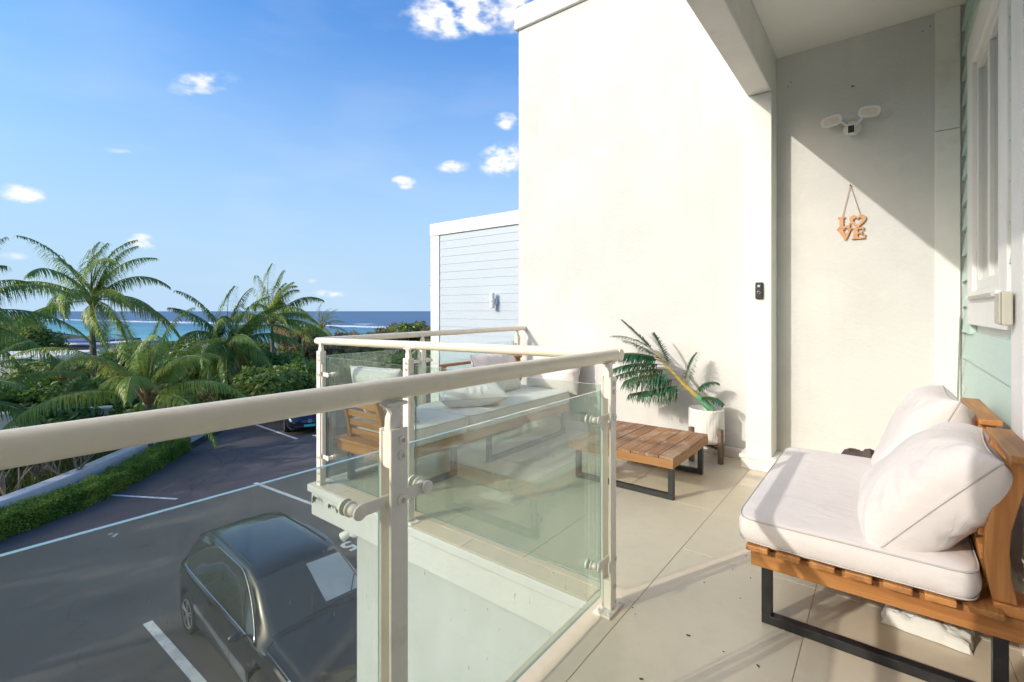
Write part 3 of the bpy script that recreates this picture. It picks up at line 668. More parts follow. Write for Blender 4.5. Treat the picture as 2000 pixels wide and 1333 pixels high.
def make_post(x, y, rz, arms, dz=0):
    mx = Matrix.Translation((x, y, dz)) @ Matrix.Rotation(rz, 4, 'Z')
    root = None
    plates = post_mesh()
    pm = MB(); 
    for n_, b_ in plates:
        if n_ == 'plate': pm.add(b_.v, b_.f)
    pm.v = [tuple(mx @ Vector(v)) for v in pm.v]
    post = pm.build('post', POSTM, RL, bevel=.0015, bseg=1)
    for n_, b_ in plates:
        if n_ == 'plate': continue
        b_.v = [tuple(mx @ Vector(v)) for v in b_.v]; b_.build(n_, POSTM, post, bevel=.0015, bseg=1)
    def cyl(name, px, py, pz, r0, x0, x1, mat, seg=22):
        m = MB().lathe([(r0*.86, x0), (r0, x0+(x1-x0)*.12), (r0, x1-(x1-x0)*.2), (r0*.82, x1)], (0, py, pz), seg, 'x'); m.v = [tuple(mx @ Vector(v)) for v in m.v]; return m.build(name, mat, post, auto=30)
    for pz in (.948, .912, .10, .04):
        cyl('bolt', 0, .006, pz, .0105, .0225, .0285, POSTM); cyl('bolt_socket', 0, .006, pz, .0055, .0285, .0292, STEEL, 12)
    for (az, l, r_) in arms:
        cyl('bolt', 0, .006, az, .014, .0225, .029, POSTM); cyl('bolt_socket', 0, .006, az, .0065, .029, .0297, STEEL, 12)
        ya, yb = (-.098 if l else -.02), (.098 if r_ else .02)
        m = MB().box(-.004, .004, ya, yb, az-.015, az+.015); m.v = [tuple(mx @ Vector(v)) for v in m.v]; m.build('clamp_arm', POSTM, post, bevel=.003)
        for s_, on in ((-.098, l), (.098, r_)):
            if on:
                cyl('clamp_disc', 0, s_, az, .0165, .0042, .0125, POSTM, 28); cyl('clamp_neck', 0, s_, az, .0135, -.022, -.0042, POSTM, 18); cyl('clamp_disc', 0, s_, az, .0175, -.030, -.0225, POSTM, 28); cyl('clamp_disc', 0, s_, az, .0185, -.050, -.042, POSTM, 28)
    for (bx, by) in ((-.025, -.05), (.025, -.05), (.025, .05), (-.025, .05)):
        m = MB().lathe([(.008, .011), (.008, .014), (.003, .017)], (bx, by, 0), 12); m.v = [tuple(mx @ Vector(v)) for v in m.v]; m.build('anchor_bolt', POSTM, post, auto=30)
    return post
both = ((.807, True, True), (.215, True, True)); right = ((.807, False, True), (.215, False, True)); left = ((.807, True, False), (.215, True, False))
make_post(-.9175, YN+.10, 0, right)
make_post(-.9175, .719, 0, both)
make_post(-.9175, 1.832, 0, left)
make_post(-2.245, 1.868, R(-90), both, -.006)
make_post(-3.215, 1.905, R(-90), left, -.016) if False else make_post(-3.215, 1.873, R(-90), right, -.012)
make_post(-3.25, 2.862, 0, both)
make_post(-3.245, 4.245, 0, left, .004)
def pane(x0, x1, y0, y1, z0, z1, gm=None):
    m = MB().box(x0, x1, y0, y1, z0, z1, mi=0); 
    e = [0]*6
    ax = 0 if (x1-x0) < (y1-y0) else 1
    e[0] = e[1] = 1
    if ax == 0: e[2] = e[3] = 1
    else: e[4] = e[5] = 1
    m.m = e; return m.build('glass_panel', [gm or GLASS, GEDGE], RL)
pane(-.9585, -.9485, YN+.13, .705, .045, .916, GLASSD)
pane(-.9585, -.9485, .738, 1.832, .045, .916)
pane(-2.222, -.965, 1.899, 1.909, .055, .925)
pane(-3.195, -2.268, 1.902, 1.912, .045, .915)
pane(-3.291, -3.281, 1.96, 2.84, .05, .92)
pane(-3.291, -3.281, 2.885, 4.23, .05, .92)

# ================================================================ FURNITURE
def steel_u(m, x0, x1, y, z1, w=.036, d=.04):
    """rectangular tube loop standing across x"""
    m.box(x0, x0+w, y, y+d, .037, z1); m.box(x1-w, x1, y, y+d, .037, z1); m.box(x0, x1, y, y+d, .001, .0365)
def cushion_seat(name, x0, x1, y0, y1, z0, z1, mat, label, group=None, sag=.012, seed=0, pillow_dent=None):
    """box cushion with soft top, rounded corners and piping"""
    rnd = random.Random(seed); nx, ny = 34, 34; cx, cy = (x0+x1)/2, (y0+y1)/2; hx, hy = (x1-x0)/2, (y1-y0)/2; r = .045
    def outline(n):
        pts = []
        for k in range(n):
            t = 2*pi*k/n; c, s = cos(t), sin(t); e = .13
            pts.append((cx+hx*abs(c)**e*(1 if c > 0 else -1), cy+hy*abs(s)**e*(1 if s > 0 else -1)))
        return pts
    n = 240; o = outline(n); m = MB(); rows = []
    H = z1-z0
    def ring(sc_in, z, wv=0):
        q = []
        for k, (x, y) in enumerate(o):
            dx, dy = x-cx, y-cy; fx = (hx-sc_in)/hx; fy = (hy-sc_in)/hy
            p = Vector((cx+dx*fx, cy+dy*fy, z))
            p.z += wv*noise.noise(Vector((p.x*5, p.y*5, seed)))
            b = .005*noise.noise(Vector((p.x*7, p.y*7, z*20+seed))); p.x += b*(1 if dx > 0 else -1); p.y += b*(1 if dy > 0 else -1)
            q.append(p)
        return q
    rows += [ring(.03, z0), ring(.006, z0+.002), ring(0, z0+.012)]
    for t in (.3, .5, .7): rows.append(ring(-.007*sin(pi*t), z0+H*t))
    rows += [ring(0, z1-.010), ring(.004, z1-.002), ring(.012, z1+.001)]
    for sc in (.03, .06, .1, .15, .2, .26): 
        s2 = min(sc, min(hx, hy)*.97); q = ring(s2, z1+.002+sag*(1-math.exp(-sc*9)), .010*min(1, sc*8)); rows.append(q)
    m.grid(rows, closeu=True); m.f.append(tuple(range(n))[::-1]); m.m.append(0); L_ = (len(rows)-1)*n
    c_i = len(m.v); m.v.append((cx, cy, z1+.004+sag)); m.f += [(L_+k, L_+(k+1) % n, c_i) for k in range(n)]; m.m += [0]*n
    ob = m.build(name, mat, smooth=True); tag(ob, label, 'cushion', group)
    for zz_ in (z1-.004, z0+.006):
        q = ring(-.001, zz_); MB().tube(q+[q[0]], .0032, 6, cap=False).build('piping', PIPING, ob, smooth=True)
    return ob
def pillow(name, w, h, t, mx, mat, label, group=None, seed=0, concave=.07, p=3.2, pw=.5, crease=.010, piping=True):
    n = 56; seedv = seed*3.7
    def S(u, v, s):
        # corners stay, edge middles pull in
        x = w/2*u*(1-concave*(1-v*v)*u*u); y = h/2*v*(1-concave*(1-u*u)*v*v)
        e = max(0, (1-abs(u)**p)*(1-abs(v)**p)); z = t/2*e**pw
        edge = max(abs(u), abs(v)); ang = math.atan2(v, u)
        wr = sin(ang*17+noise.noise(Vector((u*2, v*2, seedv)))*6)*max(0, (edge-.45)/.55)**1.5*e**.35*crease
        lp = noise.noise(Vector((u*1.6+seedv, v*1.6, s*2)))*.016*t/.2*e**.5
        return mx @ Vector((x+wr*.3, y, s*(z+wr)+lp))
    m = MB()
    for s in (1, -1):
        rows = []
        for i in range(n+1):
            u = sin((i/n*2-1)*pi/2); rows.append([S(u, sin((j/n*2-1)*pi/2), s) for j in range(n+1)])
        if s < 0: rows = rows[::-1]
        m.grid(rows)
    ob = m.build(name, mat, smooth=True); 
    import bmesh
    bm = bmesh.new(); bm.from_mesh(ob.data); bmesh.ops.remove_doubles(bm, verts=bm.verts, dist=1e-5); bm.to_mesh(ob.data); bm.free()
    ob.data.polygons.foreach_set('use_smooth', [True]*len(ob.data.polygons))
    tag(ob, label, 'pillow', group)
    if piping:
        E_ = [S(sin((i/n*2-1)*pi/2), -1, 1) for i in range(n)]+[S(1, sin((i/n*2-1)*pi/2), 1) for i in range(n)]+[S(-sin((i/n*2-1)*pi/2), 1, 1) for i in range(n)]+[S(-1, -sin((i/n*2-1)*pi/2), 1) for i in range(n+1)]
        MB().tube(E_, .0036, 6, cap=False).build('piping', PIPING, ob, smooth=True)
    return ob
def basis(o, ux, uy):
    ux = Vector(ux).normalized(); uy = Vector(uy); uy = (uy-ux*uy.dot(ux)).normalized(); uz = ux.cross(uy)
    return Matrix(((ux.x, uy.x, uz.x, o[0]), (ux.y, uy.y, uz.y, o[1]), (ux.z, uy.z, uz.z, o[2]), (0, 0, 0, 1)))

# ---- sofa by the mint wall
S2 = thing('wooden_sofa', 'low teak slatted sofa on black steel legs against the mint green wall', 'sofa', (-.05, 2.7, 0))
ya, yb = 2.10, 3.32
box('seat_rail', -.428, .345, ya, ya+.026, .235, .308, WX, S2, bevel=.003)
box('seat_rail', -.428, .345, yb-.026, yb, .235, .308, WX, S2, bevel=.003)
box('front_rail', -.4279, -.402, ya+.0265, yb-.0265, .235, .3075, WY, S2, bevel=.003)
box('rear_rail', .30, .326, ya+.0265, yb-.0265, .235, .3075, WY, S2, bevel=.003)
box('seat_rail', -.40, .299, 2.655, 2.695, .235, .3075, WX, S2, bevel=.003)
for k in range(7):
    x = -.437+k*.107; box('seat_slat', x, x+.078, ya-.046, yb+.014, .3095, .331, WY, S2, bevel=.004)
box('corner_block', .262, .352, ya-.004, ya+.12, .3095, .345, WX, S2, bevel=.005)
box('corner_block', .262, .352, yb-.12, yb+.004, .3095, .345, WX, S2, bevel=.005)
for y in (ya+.030, yb-.085):
    m = MB(); steel_u(m, -.395, .302, y, .234); m.build('leg', BLACKM, S2, bevel=.002, bseg=1)
def post_prof(): # x,z outline of a curved back post
    L_ = [(.262, .346), (.248, .42), (.243, .50), (.246, .56), (.262, .64), (.284, .73), (.300, .794)]
    R_ = [(.352, .794), (.336, .72), (.318, .64), (.304, .57), (.300, .50), (.304, .42), (.318, .346)]
    return L_+R_
def back_x(z): return float(np.interp(z, [.346, .42, .5, .56, .64, .73, .794], [.300, .286, .276, .280, .298, .322, .338]))
for y0 in (2.104, 2.42, 2.62, 2.72, 3.05, 3.21):
    if y0 in (2.62, 3.05): continue
    MB().prism(post_prof(), y0, y0+.042, 1).build('back_post', WZ, S2, bevel=.004)
for (y0, y1) in ((2.045, 2.50), (2.665, 3.275)):
    box('top_rail', .292, .362, y0, y1, .7945, .818, WY, S2, bevel=.005)
for z in (.40, .475, .55, .625, .70):
    x = back_x(z)-.012
    MB().box(-.009, .009, 2.147, 3.205, -.024, .024, mx=Matrix.Translation((x-.022, 0, z)) @ Matrix.Rotation(R(9 if z > .5 else -6), 4, 'Y')).build('back_slat', WY, S2, bevel=.003)
cushion_seat('seat_cushion', -.475, .235, 2.066, 3.33, .334, .430, CUSH, 'long pale pink seat cushion on the teak sofa by the mint wall', 'seat cushions', seed=3, sag=.022)
pillow('back_pillow', .50, .50, .29, basis((.125, 2.325, .60), (.02, 1, .02), (.64, 0, .77)), CUSH, 'plump pale pink pillow, the nearest one, leaning at the camera end of the mint-wall sofa', 'back pillows', seed=1, crease=.013, pw=.42, p=3.4)
pillow('back_pillow', .52, .54, .25, basis((.12, 2.90, .635), (-.03, 1, .0), (.40, 0, .92)), CUSH, 'pale pink pillow behind the nearest one on the mint-wall sofa', 'back pillows', seed=2, crease=.013, pw=.42, p=3.4)

# ---- L-shaped sofa at the far corner
S1 = thing('wooden_sofa', 'long teak corner sofa with steel legs beside the glass railing', 'sofa', (-2.85, 3.1, 0))
fx, bx = -2.545, -3.19
box('seat_rail', bx, fx, 1.985, 2.012, .235, .308, WX, S1, bevel=.003)
box('front_rail', fx-.026, fx-.0005, 2.0125, 2.645, .235, .3078, WY, S1, bevel=.003)
box('front_rail', fx-.036, fx-.010, 2.66, 4.22, .235, .3078, WY, S1, bevel=.003)
box('rear_rail', bx, bx+.026, 2.0125, 4.22, .235, .3078, WY, S1, bevel=.003)
for y in (2.619, 2.662, 4.22): box('seat_rail', bx+.0265, fx-.0365, y, y+.026, .235, .3075, WX, S1, bevel=.003)
box('corner_board', bx-.01, fx+.01, 1.972, 2.085, .3085, .326, WX, S1, bevel=.003)
for k in range(16):
    y = 2.10+k*.135; box('seat_slat', bx+.01, fx-.012, y, y+.085, .3085, .326, WX, S1, bevel=.003)
def u_y(m, x, y0, y1, z1, w=.04):
    m.box(x, x+w, y0, y0+w, .037, z1); m.box(x, x+w, y1-w, y1, .037, z1); m.box(x, x+w, y0, y1, .001, .0365)
for x in (fx-.066, bx+.03):
    for (y0, y1) in ((2.05, 2.615), (2.985, 4.18)):
        m = MB(); u_y(m, x, y0, y1, .234); m.build('leg', BLACKM, S1, bevel=.002, bseg=1)
# slatted back at the camera end
for x in (-3.135, -2.735):
    P = [(2.035, .3265), (2.075, .3265), (2.060, .42), (2.045, .50), (2.018, .60), (1.990, .66), (1.955, .66), (1.975, .60), (2.005, .50), (2.020, .42)]
    m = MB(); m.prism(P, x, x+.042, 0); m.build('back_post', WZ, S1, bevel=.004)
for z, y in ((.375, 2.05), (.445, 2.037), (.515, 2.022), (.585, 2.004)):
    box('back_slat', -3.092, -2.736, y-.010, y+.010, z-.022, z+.022, WX, S1, bevel=.003)
box('top_rail', -3.16, -2.68, 1.935, 1.998, .6605, .683, WX, S1, bevel=.004)
# backrest frame along the outer rail
for y in (3.03, 3.55, 4.15): box('back_post', bx-.005, bx+.035, y, y+.04, .3265, .742, WZ, S1, bevel=.004)
box('top_rail', bx-.012, bx+.045, 3.015, 4.20, .7425, .765, WY, S1, bevel=.004)
for z in (.42, .52, .62): box('back_slat', bx+.0355, bx+.05, 3.03, 4.19, z-.022, z+.022, WY, S1, bevel=.003)
cushion_seat('seat_cushion', -3.165, -2.505, 2.085, 2.672, .329, .448, CUSHW, 'square pale grey seat cushion at the near end of the corner sofa', 'seat cushions', seed=5, sag=.008)
cushion_seat('seat_cushion', -3.150, -2.500, 2.680, 4.18, .329, .448, CUSHW, 'long pale grey seat cushion on the corner sofa towards the tall wall', 'seat cushions', seed=6, sag=.008)
pillow('back_pillow', .60, .42, .20, basis((-2.93, 2.20, .645), (1, .0, .03), (0, -.36, .93)), CUSHW, 'pale cushion with a small grey tag leaning on the slatted end of the corner sofa', 'back pillows', seed=4)
pillow('back_pillow', .62, .42, .20, basis((-3.02, 3.62, .640), (0, 1, .03), (-.30, 0, .95)), CUSH, 'pale pink pillow leaning on the outer backrest of the corner sofa', 'back pillows', seed=5)
pillow('back_pillow', .60, .42, .22, basis((-2.72, 4.20, .625), (1, .02, -.02), (0, .28, .96)), CUSH, 'pale pink pillow propped against the tall wall at the far end of the corner sofa', 'back pillows', seed=6)
pillow('loose_pillow', .56, .44, .20, basis((-2.80, 3.02, .545), (.62, .78, .02), (-.78, .62, .05)), CUSHW, 'loose grey pillow lying flat on the middle of the corner sofa', 'back pillows', seed=8, crease=.012)
pt = bpy.data.objects.get('back_pillow.002')
MB().box(-.022, .022, -.002, .002, -.012, .012, mx=Matrix.Translation((-2.755, 2.155, .765)) @ Matrix.Rotation(R(-20), 4, 'X')).build('care_tag', BOXM, pt)

# ---- coffee table
T = thing('coffee_table', 'low coffee table of weathered wooden boards on black steel legs', 'table', (-1.49, 3.5, 0))
tx0, tx1, ty0, ty1 = -1.885, -1.095, 3.105, 3.885
box('apron', tx0, tx1, ty0, ty0+.024, .216, .271, WEDGE, T, bevel=.002); box('apron', tx0, tx1, ty1-.024, ty1, .216, .271, WEDGE, T, bevel=.002)
box('apron', tx1-.024, tx1-.0003, ty0+.0245, ty1-.0245, .216, .271, WEDGEY, T, bevel=.002); box('apron', tx0+.0003, tx0+.024, ty0+.0245, ty1-.0245, .216, .271, WEDGEY, T, bevel=.002)
nb = 8; bw = (tx1-tx0)/nb; rt_ = random.Random(4)
for k in range(nb):
    a, b = tx0+k*bw+.0018, tx0+(k+1)*bw-.0018; dz = rt_.uniform(0, .0025)
    box('tabletop_board', a, b, ty0-.001+rt_.uniform(0, .004), ty1+.001-rt_.uniform(0, .004), .2715, .2885+dz, WTOP, T, bevel=.002)
for y in (ty0+.03, ty1-.12):
    m = MB(); steel_u(m, tx0+.04, tx1-.01, y, .2155, .036, .036); m.build('leg', BLACKM, T, bevel=.002, bseg=1)

# ---- pot, stand and leaning artificial palm
pc = (-1.200, 4.205)
P_ = thing('plant_pot', 'white ribbed cylinder pot with a dark saucer on a four-legged wooden stand', 'plant pot', (pc[0], pc[1], 0))
def ribbed(r, z0, z1, n=72):
    m = MB(); rows = []
    for z in np.linspace(z0, z1, 15):
        row = []
        for k in range(n*2):
            a = 2*pi*k/(n*2); q = .0055*(abs(sin(a*n/4+sin(z*34+int(a*n/2/pi)*2.2)*.9)))
            row.append(Vector((pc[0]+(r+q)*cos(a), pc[1]+(r+q)*sin(a), z)))
        rows.append(row)
    rows.append([Vector((pc[0]+(r-.002)*cos(2*pi*k/(n*2)), pc[1]+(r-.002)*sin(2*pi*k/(n*2)), z1+.006)) for k in range(n*2)])
    rows.append([Vector((pc[0]+(r-.012)*cos(2*pi*k/(n*2)), pc[1]+(r-.012)*sin(2*pi*k/(n*2)), z1+.006)) for k in range(n*2)])
    rows.append([Vector((pc[0]+(r-.013)*cos(2*pi*k/(n*2)), pc[1]+(r-.013)*sin(2*pi*k/(n*2)), z1-.05)) for k in range(n*2)])
    rows.append([Vector((pc[0], pc[1], z1-.051)) for k in range(n*2)])
    m.grid(rows, closeu=True); m.f.append(tuple(range(n*2))[::-1]); m.m.append(0); return m
ribbed(.136, .155, .425).build('pot_body', PLASTW, P_, smooth=True)
MB().lathe([(.108, .138), (.133, .146), (.137, .1535)], (pc[0], pc[1], 0), 40).build('saucer', SAUCER, P_, auto=40)
for k in range(4):
    a = R(-31+90*k); q = Vector((cos(a), sin(a), 0))*.158
    MB().box(-.017, .017, -.017, .017, .001, .285, mx=Matrix.Translation((pc[0]+q.x, pc[1]+q.y, 0)) @ Matrix.Rotation(a, 4, 'Z')).build('stand_leg', WGREY, P_, bevel=.003)
for k in range(2):
    MB().box(-.14, .14, -.012, .012, .112+.0125*k, .124+.0125*k, mx=Matrix.Translation((pc[0], pc[1], 0)) @ Matrix.Rotation(R(-31+90*k), 4, 'Z')).build('stand_bar', WGREY, P_, bevel=.002)

def frond_mesh(m, base, dirv, length, droop, nleaf, leaflen, wind, width=.035, up=None, hang=.5, rw=.02, seed=0, taper=.35, start=.16, curl=0.0, mi_r=1, segs=3, spread=1.0, jit=.10):
    """one pinnate leaf: rachis tube and hanging leaflets, appended to m"""
    rnd = random.Random(seed); d = Vector(dirv).normalized(); p = Vector(base); n = 14; pts = [p.copy()]; dirs = [d.copy()]
    for i in range(n):
        t = (i+1)/n
        d = (d+Vector((0, 0, -1))*droop*(1/n)*(.4+1.5*t)+Vector(wind)*(1/n)*(.5+t)).normalized(); p = p+d*length/n; pts.append(p.copy()); dirs.append(d.copy())
    m.tube(pts, [rw*(1-.85*i/n) for i in range(n+1)], 4, cap=False, mi=mi_r)
    for s in (-1, 1):
        for k in range(nleaf):
            t = start+(1-start)*(k+rnd.random()*.5)/nleaf; f = t*n; i = min(int(f), n-1); fr = f-i
            P0 = pts[i].lerp(pts[i+1], fr); D = dirs[i].lerp(dirs[i+1], fr).normalized()
            side = D.cross(Vector((0, 0, 1)));
            if side.length < .2: side = D.cross(Vector((1, 0, 0)))
            side.normalize(); side *= s
            L_ = leaflen*(.55+.45*sin(pi*min(1, (t*1.05))**.8))*(1-taper*t*t)*rnd.uniform(.7, 1.12)*(1 if rnd.random() > jit*.5 else .5)
            ld = (side*spread*1.25+D*(.35+.75*t*t)+Vector((0, 0, .16+curl))+Vector((rnd.uniform(-1, 1), rnd.uniform(-1, 1), rnd.uniform(-1, .6)))*jit).normalized(); q = P0.copy(); prevw = None; rowsL = []; rowsR = []
            wd = width*rnd.uniform(.8, 1.15); nrm = Vector((0, 0, 1))
            for j in range(segs+1):
                u = j/segs; ww = wd*(1-u)**.7*.5 if j else wd*.35
                wv = ld.cross(side.cross(ld)+Vector((0, 0, .01))); wv = ld.cross(nrm)
                if wv.length < .15: wv = D.copy()
                wv.normalize(); rowsL.append(q+wv*ww); rowsR.append(q-wv*ww)
                ld = (ld+Vector((0, 0, -1))*hang*(.5+.9*u)*rnd.uniform(.8, 1.2)+Vector(wind)*.55*(.3+u)).normalized(); q = q+ld*L_/segs
            o = len(m.v); m.v += [tuple(v) for pr in zip(rowsL, rowsR) for v in pr]
            for j in range(segs): m.f.append((o+2*j, o+2*j+1, o+2*j+3, o+2*j+2)); m.m.append(0)
    return pts
AP = thing('artificial_palm', 'artificial palm with a yellow stalk leaning out of the white pot', 'artificial plant', (-1.17, 4.18, .4))
stk = [(-1.13, 4.19, .40), (-1.22, 4.17, .49), (-1.36, 4.13, .62), (-1.50, 4.11, .77), (-1.60, 4.10, .88)]
MB().tube(stk, [.024, .024, .019, .013, .007], 12).build('stalk', STALK, AP, smooth=True)
MB().tube([(-1.15, 4.187, .42), (-1.22, 4.17, .495), (-1.262, 4.16, .535)], [.031, .0315, .0305], 14, cap=False).build('tape_wrap', TAPE, AP, smooth=True)
afr = [((-1.60, 4.10, .88), (-.62, -.05, .62), .42, .10, .10, .12), ((-1.55, 4.10, .83), (-.95, -.15, .30), .42, .5, .16, .5), ((-1.50, 4.10, .78), (-1, -.30, .12), .48, .45, .17, .6),
       ((-1.46, 4.10, .74), (-1, -.05, .02), .50, .35, .17, .6), ((-1.38, 4.12, .66), (-1, -.22, -.02), .50, .20, .17, .8), ((-1.32, 4.12, .58), (-1, -.10, -.05), .52, .20, .16, .9),
       ((-1.56, 4.10, .84), (-.75, -.35, .55), .34, .3, .12, .2), ((-1.62, 4.10, .90), (-.80, .02, .50), .42, .55, .12, .25), ((-1.28, 4.15, .56), (.20, .06, .3), .22, 1.2, .08, .4),
       ((-1.24, 4.15, .52), (.45, -.10, .2), .22, 1.1, .08, .4), ((-1.36, 4.13, .62), (.1, .1, .6), .30, .9, .08, .3), ((-1.47, 4.1, .74), (-.35, .1, .75), .36, .3, .09, .1), ((-1.52, 4.1, .80), (-.9, -.45, .45), .46, .6, .15, .5), ((-1.42, 4.1, .70), (-.9, -.5, .12), .44, .5, .16, .7), ((-1.35, 4.12, .62), (-.8, -.4, -.1), .40, .3, .15, .9), ((-1.55, 4.1, .84), (-1, .02, .12), .45, .35, .14, .7)]
for i, (b, d, L_, dr, ll, hg) in enumerate(afr):
    m = MB(); frond_mesh(m, b, d, L_, dr, 40, ll*1.3, (0, 0, 0), .015, hang=hg, rw=.0032, seed=i+40, segs=4, taper=.2); m.build('frond', [PLLEAF, RACHIS], AP)

# ---- things under and behind the sofa
def cloth(name, mat, cx, cy, w, d, h, label, cat, seed, rot=0, n=26, rough=.03):
    m = MB(); rows = []
    for i in range(n+1):
        row = []
        for j in range(n+1):
            u, v = i/n*2-1, j/n*2-1; e = max(0, (1-abs(u)**4)*(1-abs(v)**4))
            nn = noise.fractal(Vector((u*2.2+seed, v*2.2, seed)), .9, 2.1, 4); rg = abs(noise.noise(Vector((u*3+seed, v*3, 2.5*seed))))
            z = .003+h*e**.4*(.80+.30*nn*(.4 if h > .2 else 1)-.25*rg); k = 1+.10*noise.noise(Vector((u*2, v*2, seed+9)))
            x, y = w/2*u*k, d/2*v*k; row.append(Vector((cx+x*cos(rot)-y*sin(rot), cy+x*sin(rot)+y*cos(rot), max(.003, z))))
        rows.append(row)
    m.grid(rows); ob = m.build(name, mat, smooth=False, auto=28); return tag(ob, label, cat)
cloth('white_bag', PAPERW, .125, 2.50, .27, .19, .085, 'crumpled white cloth bag on the tiles under the teak sofa', 'bag', 3, R(-6))
cloth('brown_cover', BROWNC, .05, 2.83, .34, .26, .07, 'dark brown furniture cover lying under the teak sofa', 'cover', 5)
cloth('brown_cover', BROWNC, -.02, 3.62, .55, .50, .50, 'dark brown furniture cover heaped behind the far end of the teak sofa', 'cover', 7, n=20)
# leaf litter specks
for i, (x, y, s, r_) in enumerate([(-.842, 1.90, .005, 1), (-.815, 1.865, .005, 2), (-.66, 2.28, .006, .4), (-.565, 2.66, .006, 1.1), (-.585, 2.48, .006, 2.2), (-.50, 2.45, .006, .2), (-.50, 2.25, .005, 1), (-.47, 1.86, .006, .5), (-.355, 1.86, .012, 2.4), (-.60, 1.87, .014, .2), (-.33, 2.2, .009, .7), (-.655, 1.55, .012, .5)]):
    s *= .5
    tag(MB().box(-s, s, -s*.4, s*.4, .0005, .003, mx=Matrix.Translation((x, y, 0)) @ Matrix.Rotation(r_, 4, 'Z')).build('leaf_scrap', DARKBARK), 'tiny dark leaf scrap on the tiles '+['beside the corner post base plate', 'against the corner post base plate', 'midway between table and sofa', 'nearest the front leg of the sofa', 'next to the tile joint before the sofa', 'just left of the sofa front leg', 'left of the sofa apron', 'in front of the sofa leg', 'of beetle size in front of the sofa', 'that looks like a grey smudge', 'under the sofa corner', 'near the tile strip along the railing'][i], 'leaf scrap', 'scraps of leaf litter on the tiles')
tag(MB().box(-.007, .007, -.006, .006, 0, .003, mx=Matrix.Translation((-.055, 2.62, .476)) @ Matrix.Rotation(.5, 4, 'Z')).build('fluff', PAPERW), 'tiny white bit of fluff on the pink seat cushion', 'fluff')

# ---- wall below the far balcony part and its lamp
B = thing('lower_wall', 'white rendered ground floor wall under the projecting balcony', 'wall', (-2, 2.0, G0))
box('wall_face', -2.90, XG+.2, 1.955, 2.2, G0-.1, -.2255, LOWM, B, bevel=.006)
box('wall_return', -2.90, -2.72, 2.2005, YB-.001, G0-.1, -.2255, WALLW, B)
box('wall_return', XE+.10, XE+.25, YN-.5, 1.9545, G0-.1, -.2255, WALLW, B)
MB().lathe([(.034, 0), (.034, -.012), (.022, -.022)], (-2.80, 1.954, -.46), 20, 'y').build('soffit_clip', PLASTB, B) if False else None
Lw = thing('wall_lamp', 'small white outdoor lamp under the balcony soffit at the wall corner', 'wall lamp', (-2.93, 1.95, -.3))
MB().lathe([(.03, 0), (.03, -.02), (.045, -.04), (.05, -.08), (.03, -.10)], (-2.93, 1.97, -.23), 20).build('lamp_body', PLASTW, Lw, auto=40)
MB().tube([(-2.93, 1.97, -.28), (-2.96, 1.93, -.30), (-2.99, 1.90, -.33)], [.03, .028, .034], 14).build('lamp_head', PLASTW, Lw, auto=40)
for (x, z, s) in ((-3.18, -.075, .03), (-3.0, -.085, .02), (-2.9, -.09, .02)):
    m = MB(); rw_ = random.Random(int(x*-100))
    for k in range(14):
        a = rw_.uniform(0, 2*pi); q = Vector((cos(a)*s*1.2, -abs(sin(a))*s, rw_.uniform(-s, s*.4))); p0 = Vector((x, YE-.002, z)); m.add([p0, p0+q+Vector((0, 0, .006)), p0+q*1.1-Vector((0, 0, .006))], [(0, 1, 2)])
    tag(m.build('weed_tuft', MOSS), 'small green weed in the slab edge crack, '+('largest one, at the corner' if x < -3.1 else 'middle one' if x < -2.95 else 'smallest one, nearest the post'), 'weed', 'weeds on the slab edge')

# ---- neighbouring pale blue building
yN = 9.6; xl, xr = -10.50, -4.0; zt = 3.79
Nb = thing('pale_blue_house', 'neighbouring pale blue clapboard house end with white trim', 'building', (-8, yN, G0))
box('wall_core', xl+.02, xr, yN+.03, yN+5, G0-.1, zt-.02, BLUESIDE, Nb)
box('corner_trim', xl-.01, xl+.34, yN-.035, yN+.028, G0, zt-.36, TRIM, Nb, bevel=.01)
box('side_trim', xl-.012, xl+.018, yN+.03, yN+4.9, G0, zt-.01, TRIM, Nb)
box('parapet_trim', xl-.03, xr, yN-.045, yN+.028, zt-.35, zt, TRIM, Nb, bevel=.01)
zb = G0+.05
while zb < zt-.36:
    z2 = min(zb+.222, zt-.352)
    MB().prism([(yN+.03, zb), (yN-.004, zb), (yN-.003, zb+.004), (yN+.006, z2-.001), (yN+.03, z2-.001)], xl+.345, xr-.01, 0).build('siding_board', BLUESIDE, Nb) if z2-zb > .03 else None
    zb += .222
box('eave', xl-.33, xl-.032, yN+.25, yN+1.4, 1.78, 2.02, TRIM, Nb); box('eave_roofing', xl-.40, xl-.031, yN+.2, yN+1.45, 2.021, 2.06, BOXM, Nb)
La = thing('wall_lamp', 'white cylindrical up-down wall lamp on the pale blue clapboard', 'wall lamp', (-8.0, yN, 1.5))
MB().lathe([(.055, -.20), (.065, -.19), (.065, -.03), (.075, -.02), (.075, .02), (.065, .03), (.065, .19), (.055, .20)], (-8.05, yN-.14, 1.52), 20).build('lamp_body', PLASTW, La, auto=40)
box('bracket', -8.09, -7.97, yN-.08, yN-.013, 1.42, 1.58, PLASTW, La, bevel=.01)

